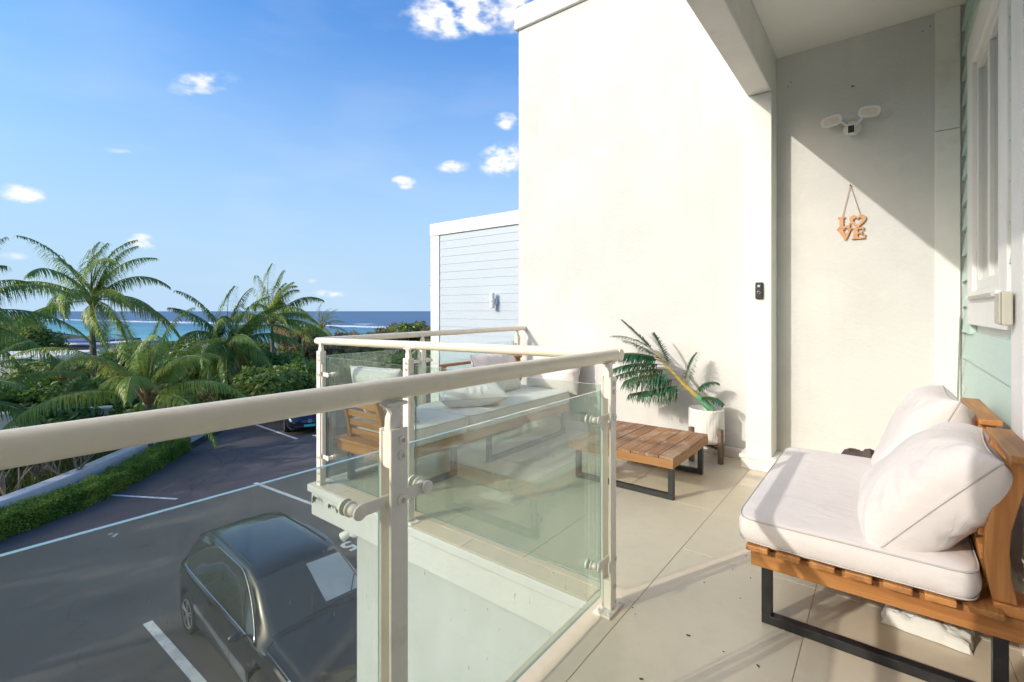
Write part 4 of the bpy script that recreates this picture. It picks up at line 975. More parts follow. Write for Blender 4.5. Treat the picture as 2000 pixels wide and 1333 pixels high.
# ================================================================ CARS
def make_car(name, label, x, y, rz, L, Wd, H, mat, hatch=True, group=None, star=False, shade=False):
    """car in local space: nose to +x, wheels on z=0"""
    root = thing(name, label, 'car', (0, 0, 0), group)
    hw = Wd/2; f = L/2
    # stations: x, half width, sill z, belt z, top z, top half width
    if hatch:
        st = [(-f, .70, .42, .72, .80, .55), (-f+.06, .86, .30, .86, .98, .66), (-f+.28, .96, .24, .96, 1.32, .66), (-f+.62, .99, .22, .97, H-.06, .64), (-f+1.1, 1, .21, .96, H, .66),
              (-.35, 1, .20, .94, H+.005, .68), (.25, 1, .20, .925, H-.02, .68), (.62, 1, .20, .915, H-.14, .70), (1.02, 1, .21, .905, 1.13, .76), (1.28, .99, .21, .90, .985, .80),
              (1.62, .97, .22, .85, .90, .78), (f-.22, .92, .24, .74, .80, .74), (f-.07, .82, .28, .62, .68, .66), (f, .62, .36, .52, .56, .50)]
    else:
        st = [(-f, .72, .42, .78, .86, .60), (-f+.08, .88, .30, .92, 1.0, .70), (-f+.5, .96, .24, .95, 1.04, .74), (-f+.85, .99, .22, .95, 1.10, .70), (-f+1.35, 1, .21, .94, H-.06, .63), (-.5, 1, .20, .93, H, .64),
              (.05, 1, .20, .92, H-.015, .65), (.42, 1, .20, .91, H-.12, .68), (.88, 1, .21, .90, 1.06, .76), (1.12, .99, .21, .89, .965, .80),
              (1.55, .97, .22, .86, .90, .78), (f-.25, .92, .24, .78, .83, .74), (f-.07, .84, .28, .66, .72, .66), (f, .66, .34, .54, .60, .52)]
    xs_ = [s[0] for s in st]
    def val(k, x):
        # smooth monotone-ish interpolation
        i = max(0, min(len(st)-2, int(np.searchsorted(xs_, x))-1)); t = (x-xs_[i])/(xs_[i+1]-xs_[i]); t = max(0, min(1, t))
        v = lambda q: st[max(0, min(len(st)-1, q))][k]
        p0, p1, p2, p3 = v(i-1), v(i), v(i+1), v(i+2)
        a = .5*((2*p1)+(-p0+p2)*t+(2*p0-5*p1+4*p2-p3)*t*t+(-p0+3*p1-3*p2+p3)*t**3); return a*.55+(p1*(1-t)+p2*t)*.45
    wb = L*.585; wx = (-wb/2-.03*L, wb/2-.0*L); wr = .315
    def P(x, s):
        """s 0 bottom centre .. 1 roof centre, right half"""
        w, zs, zb_, zt, tw = (val(k, x) for k in range(1, 6)); w *= hw; tw = tw*hw
        K = [(0, 0, zs), (.10, w*.88, zs), (.18, w*.985, zs+.10), (.34, w, zs+(zb_-zs)*.5), (.46, w*.975, zb_-.05), (.52, w*.94, zb_), (.78, tw*1.02, zt-.045), (.84, tw*.93, zt-.008), (1, 0, zt+.015)]
        for (a, ya_, za), (b, yb_, zb2) in zip(K, K[1:]):
            if s <= b: t = (s-a)/(b-a); return Vector((x, ya_+(yb_-ya_)*t, za+(zb2-za)*t))
        return Vector((x, 0, zt+.015))
    sv = [0, .10, .14, .18, .24, .30, .34, .38, .42, .46, .49, .52, .58, .65, .72, .78, .81, .84, .90, .95, 1]
    xv = list(np.linspace(-f, f, 72))
    m = MB(); rows = []
    for x_ in xv:
        half = [P(x_, s) for s in sv]
        for q in half:     # wheel arches
            for wc in wx:
                d = math.hypot(q.x-wc, q.z-wr)
                if d < wr+.055 and q.z < .75 and abs(q.y) > hw*.55: q.y *= .80
        rows.append([Vector((q.x, -q.y, q.z)) for q in half]+[q for q in half[::-1][1:]])
    m.grid(rows); n = len(rows[0]); m.f += [tuple(range(n)), tuple(range(len(m.v)-n, len(m.v)))[::-1]]; m.m += [0, 0]
    m.build('body', mat, root, auto=38)
    def patch(name, xa, xb, sa, sb, side, mt, off=.006, shape=None, n1=18, n2=8, par=None):
        mm = MB(); rw = []
        for i in range(n1+1):
            r_ = []
            for j in range(n2+1):
                u, v = i/n1, j/n2; x_ = xa+(xb-xa)*u; lo, hi = (sa, sb) if shape is None else shape(u); s = lo+(hi-lo)*v
                q = P(x_, s); q2 = P(x_+.01, s); q3 = P(x_, s+.01); nn = (q2-q).cross(q3-q); 
                if nn.length > 0: nn.normalize()
                if nn.y < 0 and s < .8: nn = -nn
                if s >= .8 and nn.z < 0: nn = -nn
                q = q+nn*off; r_.append(Vector((q.x, q.y*side, q.z)))
            rw.append(r_)
        mm.grid(rw); return mm.build(name, mt, par or root, smooth=True)
    a0, a1 = (-f+.50, 1.02) if hatch else (-f+1.02, .86)
    def sh(u): e = min(1, max(0, sin(pi*min(max(u, .001), .999)))**.55*1.08); return (.535, .535+.235*e)
    for side in (-1, 1):
        sw = patch('side_window', a0, a1, .53, .77, side, CARGLASS, shape=sh)
        top = []; bot = []
        for i in range(31):
            u = i/30; lo, hi = sh(u); x_ = a0+(a1-a0)*u
            for L_, s in ((top, hi+.006), (bot, lo-.008)):
                q = P(x_, s); L_.append(Vector((q.x, (q.y+.010)*side, q.z)))
        MB().tube(bot+top[::-1]+[bot[0]], .008, 6, cap=False).build('window_trim', CHROME, sw, smooth=True)
        m = MB(); mcx, mcz = (a1-.18, .98)
        mx = Matrix.Translation((mcx, side*(hw+.10), mcz)); rws = []
        for i in range(9):
            t = i/8; r_ = .0+sin(pi*(.04+.92*t))**.6; rws.append([mx @ Vector((-.06+.12*t, cos(2*pi*k/14)*.095*r_, sin(2*pi*k/14)*.065*r_)) for k in range(14)])
        m.grid(rws, closeu=True); m.tube([(mcx, side*(hw-.04), mcz-.05), (mcx, side*(hw+.05), mcz-.02)], .02, 8); m.build('mirror', mat, root, smooth=True)
    for side in (-1, 1):
        for xs0 in ((.34, -.62) if hatch else (.62, -.42)):
            patch('door_seam', xs0, xs0+.007, .17, .525, side, PLASTB, off=.003, n1=1, n2=16)
    def cross_patch(name, xa, xb, s0, mt, off=.007, n1=12, ymax=1.0, s1=1.0):
        mm = MB(); rw = []
        for i in range(n1+1):
            x_ = xa+(xb-xa)*i/n1; r_ = []
            for s in np.linspace(s0, s1, 9): q = P(x_, s); r_.append(Vector((q.x, -q.y*ymax, q.z+off)))
            for s in np.linspace(s1, s0, 9)[1:]: q = P(x_, s); r_.append(Vector((q.x, q.y*ymax, q.z+off)))
            rw.append(r_)
        mm.grid(rw); return mm.build(name, mt, root, smooth=True)
    if hatch: cross_patch('windscreen', .52, 1.22, .80, CARGLASS); cross_patch('rear_window', -f+.12, -f+.52, .82, CARGLASS)
    else: cross_patch('windscreen', .28, 1.06, .80, CARGLASS); cross_patch('rear_window', -f+.72, -f+1.28, .82, CARGLASS)
    def seam(pts_, r0=.0045, nm='panel_gap'):
        MB().tube(pts_, r0, 5).build(nm, PLASTB, root)
    hx = 1.27 if hatch else 1.12
    seam([Vector((q.x, sg*q.y, q.z+.004)) for sg, rng in ((-1, np.linspace(.60, 1, 7)), (1, np.linspace(.98, .60, 7))) for q in [P(hx, s_) for s_ in rng]])
    for sg in (-1, 1):
        seam([Vector((q.x, sg*(q.y+.002), q.z+.003)) for q in [P(x_, .60) for x_ in np.linspace(hx, f-.28, 9)]])
        w0 = P(hx-.06, .93); w1 = P(hx-.34, .86); seam([Vector((w0.x, sg*w0.y+.12, w0.z+.015)), Vector((w1.x+.1, w1.y*.6*sg+.25, w1.z+.02))], .009, 'wiper')
        seam([Vector((q.x, sg*(q.y*.99), q.z+.014)) for q in [P(x_, .84) for x_ in np.linspace(-f+.75, .25, 8)]], .010, 'roof_rail')
    if shade:
        mm = MB(); rw = []
        for i in range(9):
            x_ = .60+.56*i/8; r_ = []
            for s in np.linspace(.835, .985, 6): q = P(x_, s); r_.append(Vector((q.x, q.y*(.98), q.z+.012)))
            rw.append(r_)
        mm.grid(rw); mm.build('sunshade', SHADE, root, smooth=True)
    # wheels
    for wc in wx:
        for side in (-1, 1):
            yc = side*(hw-.11)
            w = MB().lathe([(wr-.10, -.10), (wr-.02, -.105), (wr, -.07), (wr, .07), (wr-.02, .105), (wr-.10, .10)], (wc, yc, wr), 36, 'y').build('wheel', TYRE, root, auto=40)
            rm = MB(); yo = yc+side*.085
            rm.lathe([(wr-.095, 0), (wr-.085, side*.015), (wr-.11, side*.02), (wr-.12, 0)], (wc, yo, wr), 32, 'y', cap=False)
            rm.lathe([(.06, 0), (.055, side*.02)], (wc, yo, wr), 16, 'y')
            for k in range(5):
                a = 2*pi*k/5+.3
                for da in (-.12, .12):
                    rm.tube([(wc+cos(a+da*2.2)*.05, yo+side*.008, wr+sin(a+da*2.2)*.05), (wc+cos(a+da)*(wr-.10), yo+side*.012, wr+sin(a+da)*(wr-.10))], .014, 6)
            rm.build('rim', ALLOY, w, auto=40)
    # lights, grille, plate
    for side in (-1, 1):
        patch('headlight', f-.34, f-.05, .40, .60, side, LAMPG, off=.008, shape=lambda u: (.47-.02*u, .60-.06*u), n1=8, n2=5)
        patch('tail_light', -f+.03, -f+.26, .40, .52, side, PLASTB, off=.008, shape=lambda u: (.40, .54), n1=6, n2=4)
        patch('door_handle', -.55, -.38, .43, .45, side, mat, off=.025, n1=3, n2=2)
        patch('door_handle', .32, .49, .43, .45, side, mat, off=.025, n1=3, n2=2) if not hatch else None
    gx = f-.015
    gm = MB(); gm.box(gx-.05, gx+.012, -.33, .33, .49, .62); gr_ = gm.build('grille', PLASTB, root, bevel=.02)
    for k in range(3): box('grille_bar', gx+.0125, gx+.024, -.32, .32, .512+k*.036, .522+k*.036, CHROME, gr_, bevel=.002)
    box('front_bumper', f-.06, f+.03, -.60, .60, .29, .40, mat, root, bevel=.03)
    box('number_plate', f+.0305, f+.04, -.22, .22, .335, .43, PLATE, root, bevel=.003)
    if star:
        em = MB(); rg = [Vector((gx+.03, cos(2*pi*k/24)*.07, .565+sin(2*pi*k/24)*.07)) for k in range(25)]; em.tube(rg, .008, 6, cap=False)
        for k in range(3):
            a = pi/2+2*pi*k/3; em.tube([(gx+.03, 0, .565), (gx+.03, cos(a)*.068, .565+sin(a)*.068)], [.011, .004], 6)
        em.build('badge', CHROME, gr_)
    root.location = (x, y, G0+.004); root.rotation_euler = (0, 0, rz)
    return root
make_car('parked_car', 'glossy black hatchback parked nose-in below the near glass panel, grey sunshade in its windscreen', -7.35, 3.66, R(-2), 4.35, 1.80, 1.52, CARP, True, 'parked cars', shade=True)
make_car('parked_car', 'dark blue saloon with silver grille at the far side of the car park', -21.1, 11.4, R(-22), 4.6, 1.80, 1.44, CARP2, False, 'parked cars', star=True)

# ================================================================ VEGETATION
def palm(px, depth, py_crown, label, n=18, flen=3.6, seed=0, leaf=PALML, trunk_r=.17, lean=(0, 0), elev=(-25, 80), droop=.9, wind=(.0, 0, 0), name='coconut_palm', nleaf=60, ll=.95, pos=None, old=3, cat='palm tree', hang=.55, group='coconut palms beyond the car park', width=.05, yellow=(), spr=1.0):
    rnd = random.Random(seed)
    c = Vector(pos) if pos else at(px, depth, py_crown); gz = ground_z(c.x, c.y)-.05
    base = Vector((c.x+lean[0], c.y+lean[1], gz)); t = thing(name, label, cat, base, group)
    if c.z-gz > .5:
        pts = []; rs = []
        for i in range(22):
            u = i/21; p = base.lerp(c, u); p += Vector((lean[0]*-.4*sin(pi*u), lean[1]*-.4*sin(pi*u), 0)); pts.append(p); rs.append(trunk_r*(1.35-.75*u**.5+.05*(i % 2)))
        MB().tube(pts, rs, 12).build('trunk', BARK, t, smooth=True)
    hm = MB(); 
    for k in range(9):
        a = 2*pi*k/9+rnd.random(); hm.tube([c+Vector((0, 0, -.35)), c+Vector((cos(a)*.16, sin(a)*.16, -.05)), c+Vector((cos(a)*.42, sin(a)*.42, .30))], [.07, .075, .03], 6)
    hm.build('crownshaft', HUSK, t, smooth=True)
    ga = 2.39996
    for k in range(n):
        u = k/(n-1); el = R(elev[0]+(elev[1]-elev[0])*u**.8)+rnd.uniform(-.12, .12); az = k*ga+rnd.uniform(-.25, .25)
        d = Vector((cos(az)*cos(el), sin(az)*cos(el), sin(el))); L_ = flen*rnd.uniform(.82, 1.1)*(1-.25*u*u)
        m = MB(); frond_mesh(m, c+d*.15, d, L_, droop*rnd.uniform(.7, 1.25)*(1.15-.35*u), nleaf, ll*rnd.uniform(.85, 1.1), Vector(wind)*rnd.uniform(.6, 1.3), width, hang=hang*rnd.uniform(.7, 1.2)*(1.2-.5*u), rw=.028, seed=seed*97+k, segs=4, jit=.16, spread=spr, taper=.5)
        lf = PALMY if (k in yellow) else (PALMB if (k == 0 and seed in (22, 55, 35)) else leaf)
        m.build('frond', [lf, RACHIS], t)
    return t
wnd = tuple(Vector((cos(YAW), sin(YAW), .0))*.5)
palm(181, 25, 588, 'tall coconut palm with a wind-swept crown standing clear against the sky, left of centre', 20, 4.9, 11, PALML, .17, (.15, .2), (-12, 84), 1.35, wnd, nleaf=92, ll=1.15, width=.062, hang=1.15, spr=.7, yellow=(3, 20))
palm(452, 27, 672, 'dense dark coconut palm with hanging lower fronds right of the tallest palm', 24, 4.4, 22, PALMD, .16, (-.2, .3), (-45, 82), 1.3, wnd, nleaf=88, ll=1.15, width=.065, hang=1.15, spr=.7, yellow=(1,))
palm(532, 34, 628, 'pale coconut palm just behind the dense dark palm', 19, 4.6, 35, PALML, .16, (0, 0), (-5, 86), 1.25, wnd, nleaf=80, ll=1.15, width=.08, hang=1.1, spr=.7, yellow=(4, 9))
palm(290, 16.5, 772, 'young low coconut palm with broad arching fronds in front of the taller palms', 17, 3.8, 44, PALML, .15, (0, 0), (14, 84), 1.45, tuple(Vector(wnd)*.5), nleaf=100, ll=.85, width=.04, hang=.75, spr=.9, yellow=(10,))
palm(-105, 17, 620, 'coconut palm at the left edge of the picture reaching its fronds in', 20, 4.3, 55, PALMD, .16, (0, 0), (-30, 80), 1.2, tuple(Vector(wnd)*.8), nleaf=92, ll=1.05, width=.045, hang=1.2, spr=.7)
palm(-90, 13.5, 800, 'low dark palm at the left edge under the larger crown', 14, 3.0, 66, PALMD, .14, (0, 0), (-5, 75), 1.1, wnd, nleaf=66, ll=.75, width=.055)
palm(200, 62, 655, 'distant yellowish palm in front of the lagoon behind the tall trunk', 14, 3.8, 77, PALMY, .18, (0, 0), (-10, 80), 1.2, wnd, nleaf=22, ll=1.0, width=.09)
palm(628, 46, 640, 'bright yellow-green palm rising above the scrub left of the blue house', 15, 2.7, 88, PALMY, .15, (0, 0), (-5, 82), 1.1, wnd, nleaf=26, ll=.8, width=.08)
palm(592, 40, 655, 'small palm beside the bright yellow-green one', 12, 2.4, 89, PALML, .15, (0, 0), (-5, 80), 1.1, wnd, nleaf=26, ll=.7, width=.07)
palm(130, 24, 742, 'small dark fan of palm fronds under the tall palm trunk', 12, 1.9, 99, PALMD, .12, (0, 0), (5, 75), 1.2, (0, 0, 0), nleaf=30, ll=.5)
palm(590, 30, 770, 'small palm among the dark bushes beside the far railing corner', 12, 2.2, 98, PALML, .12, (0, 0), (5, 80), 1.1, (0, 0, 0), nleaf=30, ll=.55)
palm(405, 23, 776, 'small palm low behind the handrail between the two larger palms', 12, 2.2, 97, PALMD, .12, (0, 0), (5, 80), 1.1, (0, 0, 0), nleaf=30, ll=.55)

def leaves(m_v, m_f, centers, size, rnd, flat=.4):
    pass
def leaf_cloud(name, mat, parent, blobs, n, size, seed, kind=None, label=None, cat=None, shell=.55):
    """many leaf-sized faces spread through ellipsoid blobs; vectorised"""
    rs = np.random.RandomState(seed); vol = np.array([b[3]*b[4]*b[5] for b in blobs])**.7; pr = vol/vol.sum(); idx = rs.choice(len(blobs), n, p=pr); B_ = np.array(blobs)[idx]
    d = rs.normal(size=(n, 3)); d /= np.linalg.norm(d, axis=1)[:, None]; r = rs.rand(n)**(1/3)*(1-shell)+shell*(rs.rand(n)**.25)
    lump = 1+.22*np.sin(d[:, 0]*5+B_[:, 0]*3)*np.cos(d[:, 1]*6+B_[:, 1]*2)+.12*np.sin(d[:, 2]*11+B_[:, 2])
    p = B_[:, :3]+d*B_[:, 3:6]*(r*lump)[:, None]
    nr = d+rs.normal(size=(n, 3))*.7+np.array([0, 0, .35]); nr /= np.linalg.norm(nr, axis=1)[:, None]
    t = np.cross(nr, rs.normal(size=(n, 3))); t /= np.linalg.norm(t, axis=1)[:, None]; b = np.cross(nr, t)
    s = size*(.6+.8*rs.rand(n))[:, None]
    v = np.stack([p-t*s, p-b*s*.45, p+t*s, p+b*s*.45], 1).reshape(-1, 3)
    me = bpy.data.meshes.new(name); me.vertices.add(n*4); me.vertices.foreach_set('co', v.astype(np.float32).ravel())
    me.loops.add(n*4); me.loops.foreach_set('vertex_index', np.arange(n*4, dtype=np.int32)); me.polygons.add(n); me.polygons.foreach_set('loop_start', np.arange(0, n*4, 4, dtype=np.int32))
    me.update(calc_edges=True); me.materials.append(mat)
    o = bpy.data.objects.new(name, me); COL.objects.link(o)
    if parent is not None: attach(o, parent)
    return tag(o, label, cat, None, kind)
def bush(name, label, c, r, h, mat, n, size, seed, cat='tree', group=None, nb=9, gz=None, trunkmat=DARKBARK, bare=0):
    rnd = random.Random(seed); c = Vector(c); gz = ground_z(c.x, c.y)-.05 if gz is None else gz; t = thing(name, label, cat, (c.x, c.y, gz), group)
    top = c.z; H = top-gz; blobs = []; tm = MB()
    for k in range(nb):
        a = rnd.uniform(0, 2*pi); q = rnd.random()**.6*r*.75; br = r*rnd.uniform(.28, .5); zc = gz+H*rnd.uniform(.35, .80); zc = min(zc, top-br*.6)
        x_, y_ = c.x+cos(a)*q, c.y+sin(a)*q; blobs.append((x_, y_, zc, br, br, br*.75))
        tm.tube([(c.x+rnd.uniform(-.1, .1), c.y, gz), (c.x+(x_-c.x)*.35, c.y+(y_-c.y)*.35, gz+(zc-gz)*.55), (x_, y_, zc+br*.4)], [.09*H/4+.03, .05*H/4+.02, .012], 6)
    blobs.append((c.x, c.y, top-r*.32, r*.45, r*.45, r*.32))
    tm.build('trunk', trunkmat, t, smooth=True); leaf_cloud('crown', mat, t, blobs, n, size, seed)
    if bare:
        bmx = MB()
        for k in range(bare):
            a = rnd.uniform(0, 2*pi); q = rnd.random()*r; p0 = Vector((c.x+cos(a)*q*.6, c.y+sin(a)*q*.6, top-H*.35)); p1 = p0+Vector((cos(a)*.3*r, sin(a)*.3*r, H*rnd.uniform(.3, .5)))
            bmx.tube([p0, (p0+p1)/2+Vector((rnd.uniform(-.1, .1), rnd.uniform(-.1, .1), 0)), p1], [.02, .012, .004], 4, cap=False)
        bmx.build('twigs', BARK2, t)
    return t
# left: round-leaved tree and dark masses
bush('seagrape_tree', 'rounded green tree at the left edge rising before the lagoon', at(52, 44, 612), 2.9, 0, LEAFM, 5200, .17, 1)
mass = [(370, 31, 672, 2.4, LEAFD), (280, 34, 672, 2.4, LEAFM), (95, 27, 700, 2.1, LEAFM), (185, 31, 693, 2.2, LEAFD), (15, 24, 742, 2.0, LEAFM), (25, 22, 742, 1.8, LEAFD), (75, 21, 760, 1.6, LEAFD), (210, 22, 728, 2.0, LEAFD), (250, 30, 695, 2.4, LEAFD), (345, 30, 690, 2.6, LEAFM), (395, 34, 676, 2.4, LEAFD), (160, 19, 790, 1.7, LEAFD), (330, 20, 765, 1.8, LEAFD),
        (485, 25, 752, 1.5, LEAFD), (520, 25, 728, 2.2, LEAFD), (560, 24, 715, 2.2, LEAFM), (590, 26, 700, 2.3, LEAFD), (540, 29, 685, 2.4, LEAFD), (620, 27, 735, 1.8, LEAFD), (660, 30, 690, 2.3, LEAFD), (700, 29, 694, 2.2, LEAFD),
        (745, 30, 690, 2.3, LEAFD), (790, 31, 692, 2.3, LEAFM), (830, 32, 690, 2.3, LEAFD), (500, 38, 665, 2.4, LEAFM), (110, 30, 722, 1.8, LEAFD), (430, 36, 668, 2.3, LEAFM)]
lbl = ['dark tree filling the gap left of the dense palm', 'mid green tree behind the young palm', 'mid green tree in front of the villa', 'dark round tree right of the tall palm trunk', 'mid green bushy tree before the villa at the left edge', 'dark leafy tree low at the left edge', 'dark bush right of the left-edge tree, before the villa', 'dark bushy tree behind the tall palm trunk', 'dark round tree beyond the young palm', 'mid green tree between the two main palms',
       'dark tree left of the dense palm', 'dark bush under the tall palm', 'dark bush in front of the young palm', 'dark bush at the foot of the dense palm', 'dark glossy tree right of the dense palm trunk',
       'mid green tree beside the dense palm', 'dark tree left of the railing corner', 'dark tree behind the pale palm', 'dark bush at the railing corner post', 'dark tree just right of the railing corner', 'dark tree seen under the far handrail',
       'dark tree left of the middle of the far handrail', 'mid green tree left of the blue house', 'dark tree touching the blue house edge', 'mid green tree behind the dense palm', 'dark bush before the white villa', 'mid green tree behind the dark palm crown']
for i, ((px, dp, py, r, mt), lb) in enumerate(zip(mass, lbl)):
    bush('leafy_tree', lb, at(px, dp, py), r, 0, mt, 4200 if dp < 26 else 3600, .13 if dp < 26 else .15, 100+i, group='leafy trees and bushes beyond the car park')
scr = [(575, 44, 640, 2.2, LEAFB), (605, 48, 636, 2.2, LEAFB), (665, 50, 648, 2.5, LEAFB), (690, 46, 655, 2.2, LEAFB), (720, 50, 650, 2.3, LEAFM), (745, 48, 641, 2.5, LEAFB), (770, 52, 634, 2.6, LEAFB), (795, 50, 630, 2.4, LEAFM), (818, 54, 627, 2.2, LEAFM),
       (838, 50, 634, 2.4, LEAFB), (640, 40, 660, 2.0, LEAFB), (605, 36, 668, 2.0, LEAFB), (700, 38, 672, 2.0, LEAFB), (780, 40, 668, 2.1, LEAFB), (300, 70, 668, 2.8, LEAFM), (250, 72, 672, 2.6, LEAFM), (345, 76, 668, 2.6, LEAFD), (400, 60, 660, 2.8, LEAFM), (740, 38, 676, 2.0, LEAFM), (830, 40, 668, 2.2, LEAFM)]
sl_ = ['left of the yellow-green palm', 'right behind the yellow-green palm', 'with bare twigs in the dip where the sea shows', 'low in the dip of the skyline', 'at the dip before the surf line', 'tan topped before the surf', 'tallest tan one on the skyline', 'green one near the blue house', 'narrow green one reaching above the surf line',
       'beside the blue house corner', 'above the railing corner', 'behind the dense palm, low', 'under the skyline left of the far rail', 'under the skyline near the rail middle', 'by the lagoon shore, middle one', 'by the lagoon shore, left one', 'by the lagoon shore, right one', 'behind the dark palm crown', 'green and low above the far rail', 'green and low beside the blue house']
for i, ((px, dp, py, r, mt), lb) in enumerate(zip(scr, sl_)):
    bush('coastal_bush', 'wind-clipped coastal bush '+lb, at(px, dp, py), r, 0, mt, 3400, .17, 200+i, cat='bush', group='wind-clipped coastal bushes', trunkmat=BARK2, bare=16 if mt is LEAFB else 5)
# trees and palms out of frame to the left and behind, which shade the car park
for i, (x, y, top, r) in enumerate([(-20.5, -13.5, 5.6, 2.1), (-26, -9, 5.0, 2.6), (-24.5, -17, 7.5, 2.4), (-15.2, -8.8, 2.0, 1.9), (-31, -5, 4.5, 2.5)]):
    bush('shade_tree', 'shade tree out of view beside the car park, '+['leaning south', 'by the far kerb', 'tallest one', 'low one next to the bays', 'westernmost one'][i], (x, y, top), r, 0, LEAFD, 3200, .2, 400+i, group='shade trees beside the car park', nb=12)
for i, (x, y, z) in enumerate([(-18.7, -11, 3.6), (-15.8, -12.5, 4.2), (-22.5, -9, 3.4)]):
    palm(0, 0, 0, 'coconut palm out of view beside the car park, '+['middle one', 'nearest one', 'farthest one'][i], 18, 3.6, 300+i, PALML, .16, (.2, .1), (-25, 80), .95, (.2, .1, 0), nleaf=34, ll=.8, pos=(x, y, z), group='palms beside the car park')

# clipped hedge along the kerb
def hedge():
    H = thing('clipped_hedge', 'low clipped green hedge curving along the edge of the car park', 'hedge', (-16, 2, G0))
    pts = [(-12.4, -4.2), (-14.6, -.6), (-15.75, 1.5), (-16.7, 3.1), (-18.1, 4.6), (-20.2, 6.5)]; PL = smooth_line(pts, 10)
    core = strip(PL, .52, G0-.02, G0+.42, -.02); core.build('hedge_core', LEAFD, H)
    rs = np.random.RandomState(5); P = np.array(PL); seg = np.diff(P, axis=0); n = 62000
    i = rs.randint(0, len(seg), n); t = rs.rand(n)[:, None]; c = P[i]+seg[i]*t; tn = seg[i]/np.linalg.norm(seg[i], axis=1)[:, None]; nn = np.stack([-tn[:, 1], tn[:, 0]], 1)
    w = rs.rand(n)*.64-.08; z = rs.rand(n)*.50; face = rs.rand(n)
    w = np.where(face < .30, -.08+rs.randn(n)*.03, np.where(face > .85, .56+rs.randn(n)*.03, w)); z = np.where((face >= .30) & (face <= .85), .47+rs.randn(n)*.035, z)
    bump = .05*np.sin(c[:, 0]*5)*np.sin(c[:, 1]*4.3)+.03*np.sin(c[:, 0]*13+w*9)
    p = np.stack([c[:, 0]+nn[:, 0]*(w+bump*.5), c[:, 1]+nn[:, 1]*(w+bump*.5), G0+z+bump], 1)
    nr = rs.normal(size=(n, 3))*.8+np.array([.2, -.2, .6]); nr /= np.linalg.norm(nr, axis=1)[:, None]
    tt = np.cross(nr, rs.normal(size=(n, 3))); tt /= np.linalg.norm(tt, axis=1)[:, None]; b = np.cross(nr, tt); s = .026*(.6+.8*rs.rand(n))[:, None]
    v = np.stack([p-tt*s, p-b*s*.55, p+tt*s, p+b*s*.55], 1).reshape(-1, 3)
    me = bpy.data.meshes.new('hedge_leaves'); me.vertices.add(n*4); me.vertices.foreach_set('co', v.astype(np.float32).ravel()); me.loops.add(n*4); me.loops.foreach_set('vertex_index', np.arange(n*4, dtype=np.int32))
    me.polygons.add(n); me.polygons.foreach_set('loop_start', np.arange(0, n*4, 4, dtype=np.int32)); me.update(calc_edges=True); me.materials.append(HEDGE)
    o = bpy.data.objects.new('hedge_leaves', me); COL.objects.link(o); attach(o, H); o['kind'] = 'stuff'
hedge()
# twiggy frangipani-like shrubs behind the hedge
def twiggy(px, dp, py, h, label, seed, n=140):
    rnd = random.Random(seed); b = at(px, dp, py); t = thing('twiggy_shrub', label, 'shrub', b, 'twiggy shrubs behind the hedge'); m = MB(); tips = []
    def grow(p, d, L_, r, lv):
        q = p+d*L_; m.tube([p, (p+q)/2+Vector((rnd.uniform(-.04, .04), rnd.uniform(-.04, .04), 0)), q], [r, r*.85, r*.7], 6, cap=False)
        if lv == 0: tips.append(q); return
        for k in range(rnd.choice((2, 3, 3))):
            nd = (d+Vector((rnd.uniform(-.7, .7), rnd.uniform(-.7, .7), rnd.uniform(-.1, .5)))).normalized(); grow(q, nd, L_*rnd.uniform(.6, .85), r*.65, lv-1)
    for k in range(5): a = rnd.uniform(0, 6.3); grow(b+Vector((cos(a)*.08, sin(a)*.08, -.05)), Vector((cos(a)*.45, sin(a)*.45, 1)).normalized(), h*.38, .032, 4)
    m.build('branches', BARK2, t, smooth=True)
    leaf_cloud('leaves', LEAFM, t, [(q.x, q.y, q.z+.03, .10, .10, .07) for q in rnd.sample(tips, max(6, len(tips)//3))], n, .06, seed)
for a in [(134, 13.6, 948, 1.35, 'bare twiggy shrub with tan branches behind the middle of the hedge', 1), (15, 12.4, 985, 1.5, 'bare twiggy shrub at the left edge behind the hedge', 2), (247, 17, 895, 1.0, 'small twiggy shrub behind the far half of the hedge', 3, 300), (75, 14.5, 925, 1.1, 'leafier twiggy shrub between the two bare ones', 4, 420)]: twiggy(*a)
# garden ground cover
def ground_cover():
    rs = np.random.RandomState(9); n = 70000
    px = rs.rand(n)*760-160; dep = 9+rs.rand(n)**1.3*34; r = (px-1000)/FPX
    x = dep*(-sin(YAW)+r*cos(YAW)); y = dep*(cos(YAW)+r*sin(YAW))
    K = np.array(KL); 
    # keep points seaward of the kerb
    kx = np.interp(y, K[:, 1], K[:, 0]); keep = (x < kx-2.0); x, y = x[keep], y[keep]; n = len(x)
    z = np.array([ground_z(a, b) for a, b in zip(x, y)]); h = .10+.22*rs.rand(n); a = rs.rand(n)*6.28; w = .02+.03*rs.rand(n); ln = rs.randn(n, 2)*.08
    v = np.stack([np.stack([x-np.cos(a)*w, y-np.sin(a)*w, z], 1), np.stack([x+np.cos(a)*w, y+np.sin(a)*w, z], 1), np.stack([x+ln[:, 0], y+ln[:, 1], z+h], 1)], 1).reshape(-1, 3)
    me = bpy.data.meshes.new('ground_cover'); me.vertices.add(n*3); me.vertices.foreach_set('co', v.astype(np.float32).ravel()); me.loops.add(n*3); me.loops.foreach_set('vertex_index', np.arange(n*3, dtype=np.int32))
    me.polygons.add(n); me.polygons.foreach_set('loop_start', np.arange(0, n*3, 3, dtype=np.int32)); me.update(calc_edges=True); me.materials.append(GRASSM)
    o = bpy.data.objects.new('ground_cover', me); COL.objects.link(o); tag(o, 'low green ground cover in the garden beyond the hedge', 'ground cover', None, 'stuff')
ground_cover()

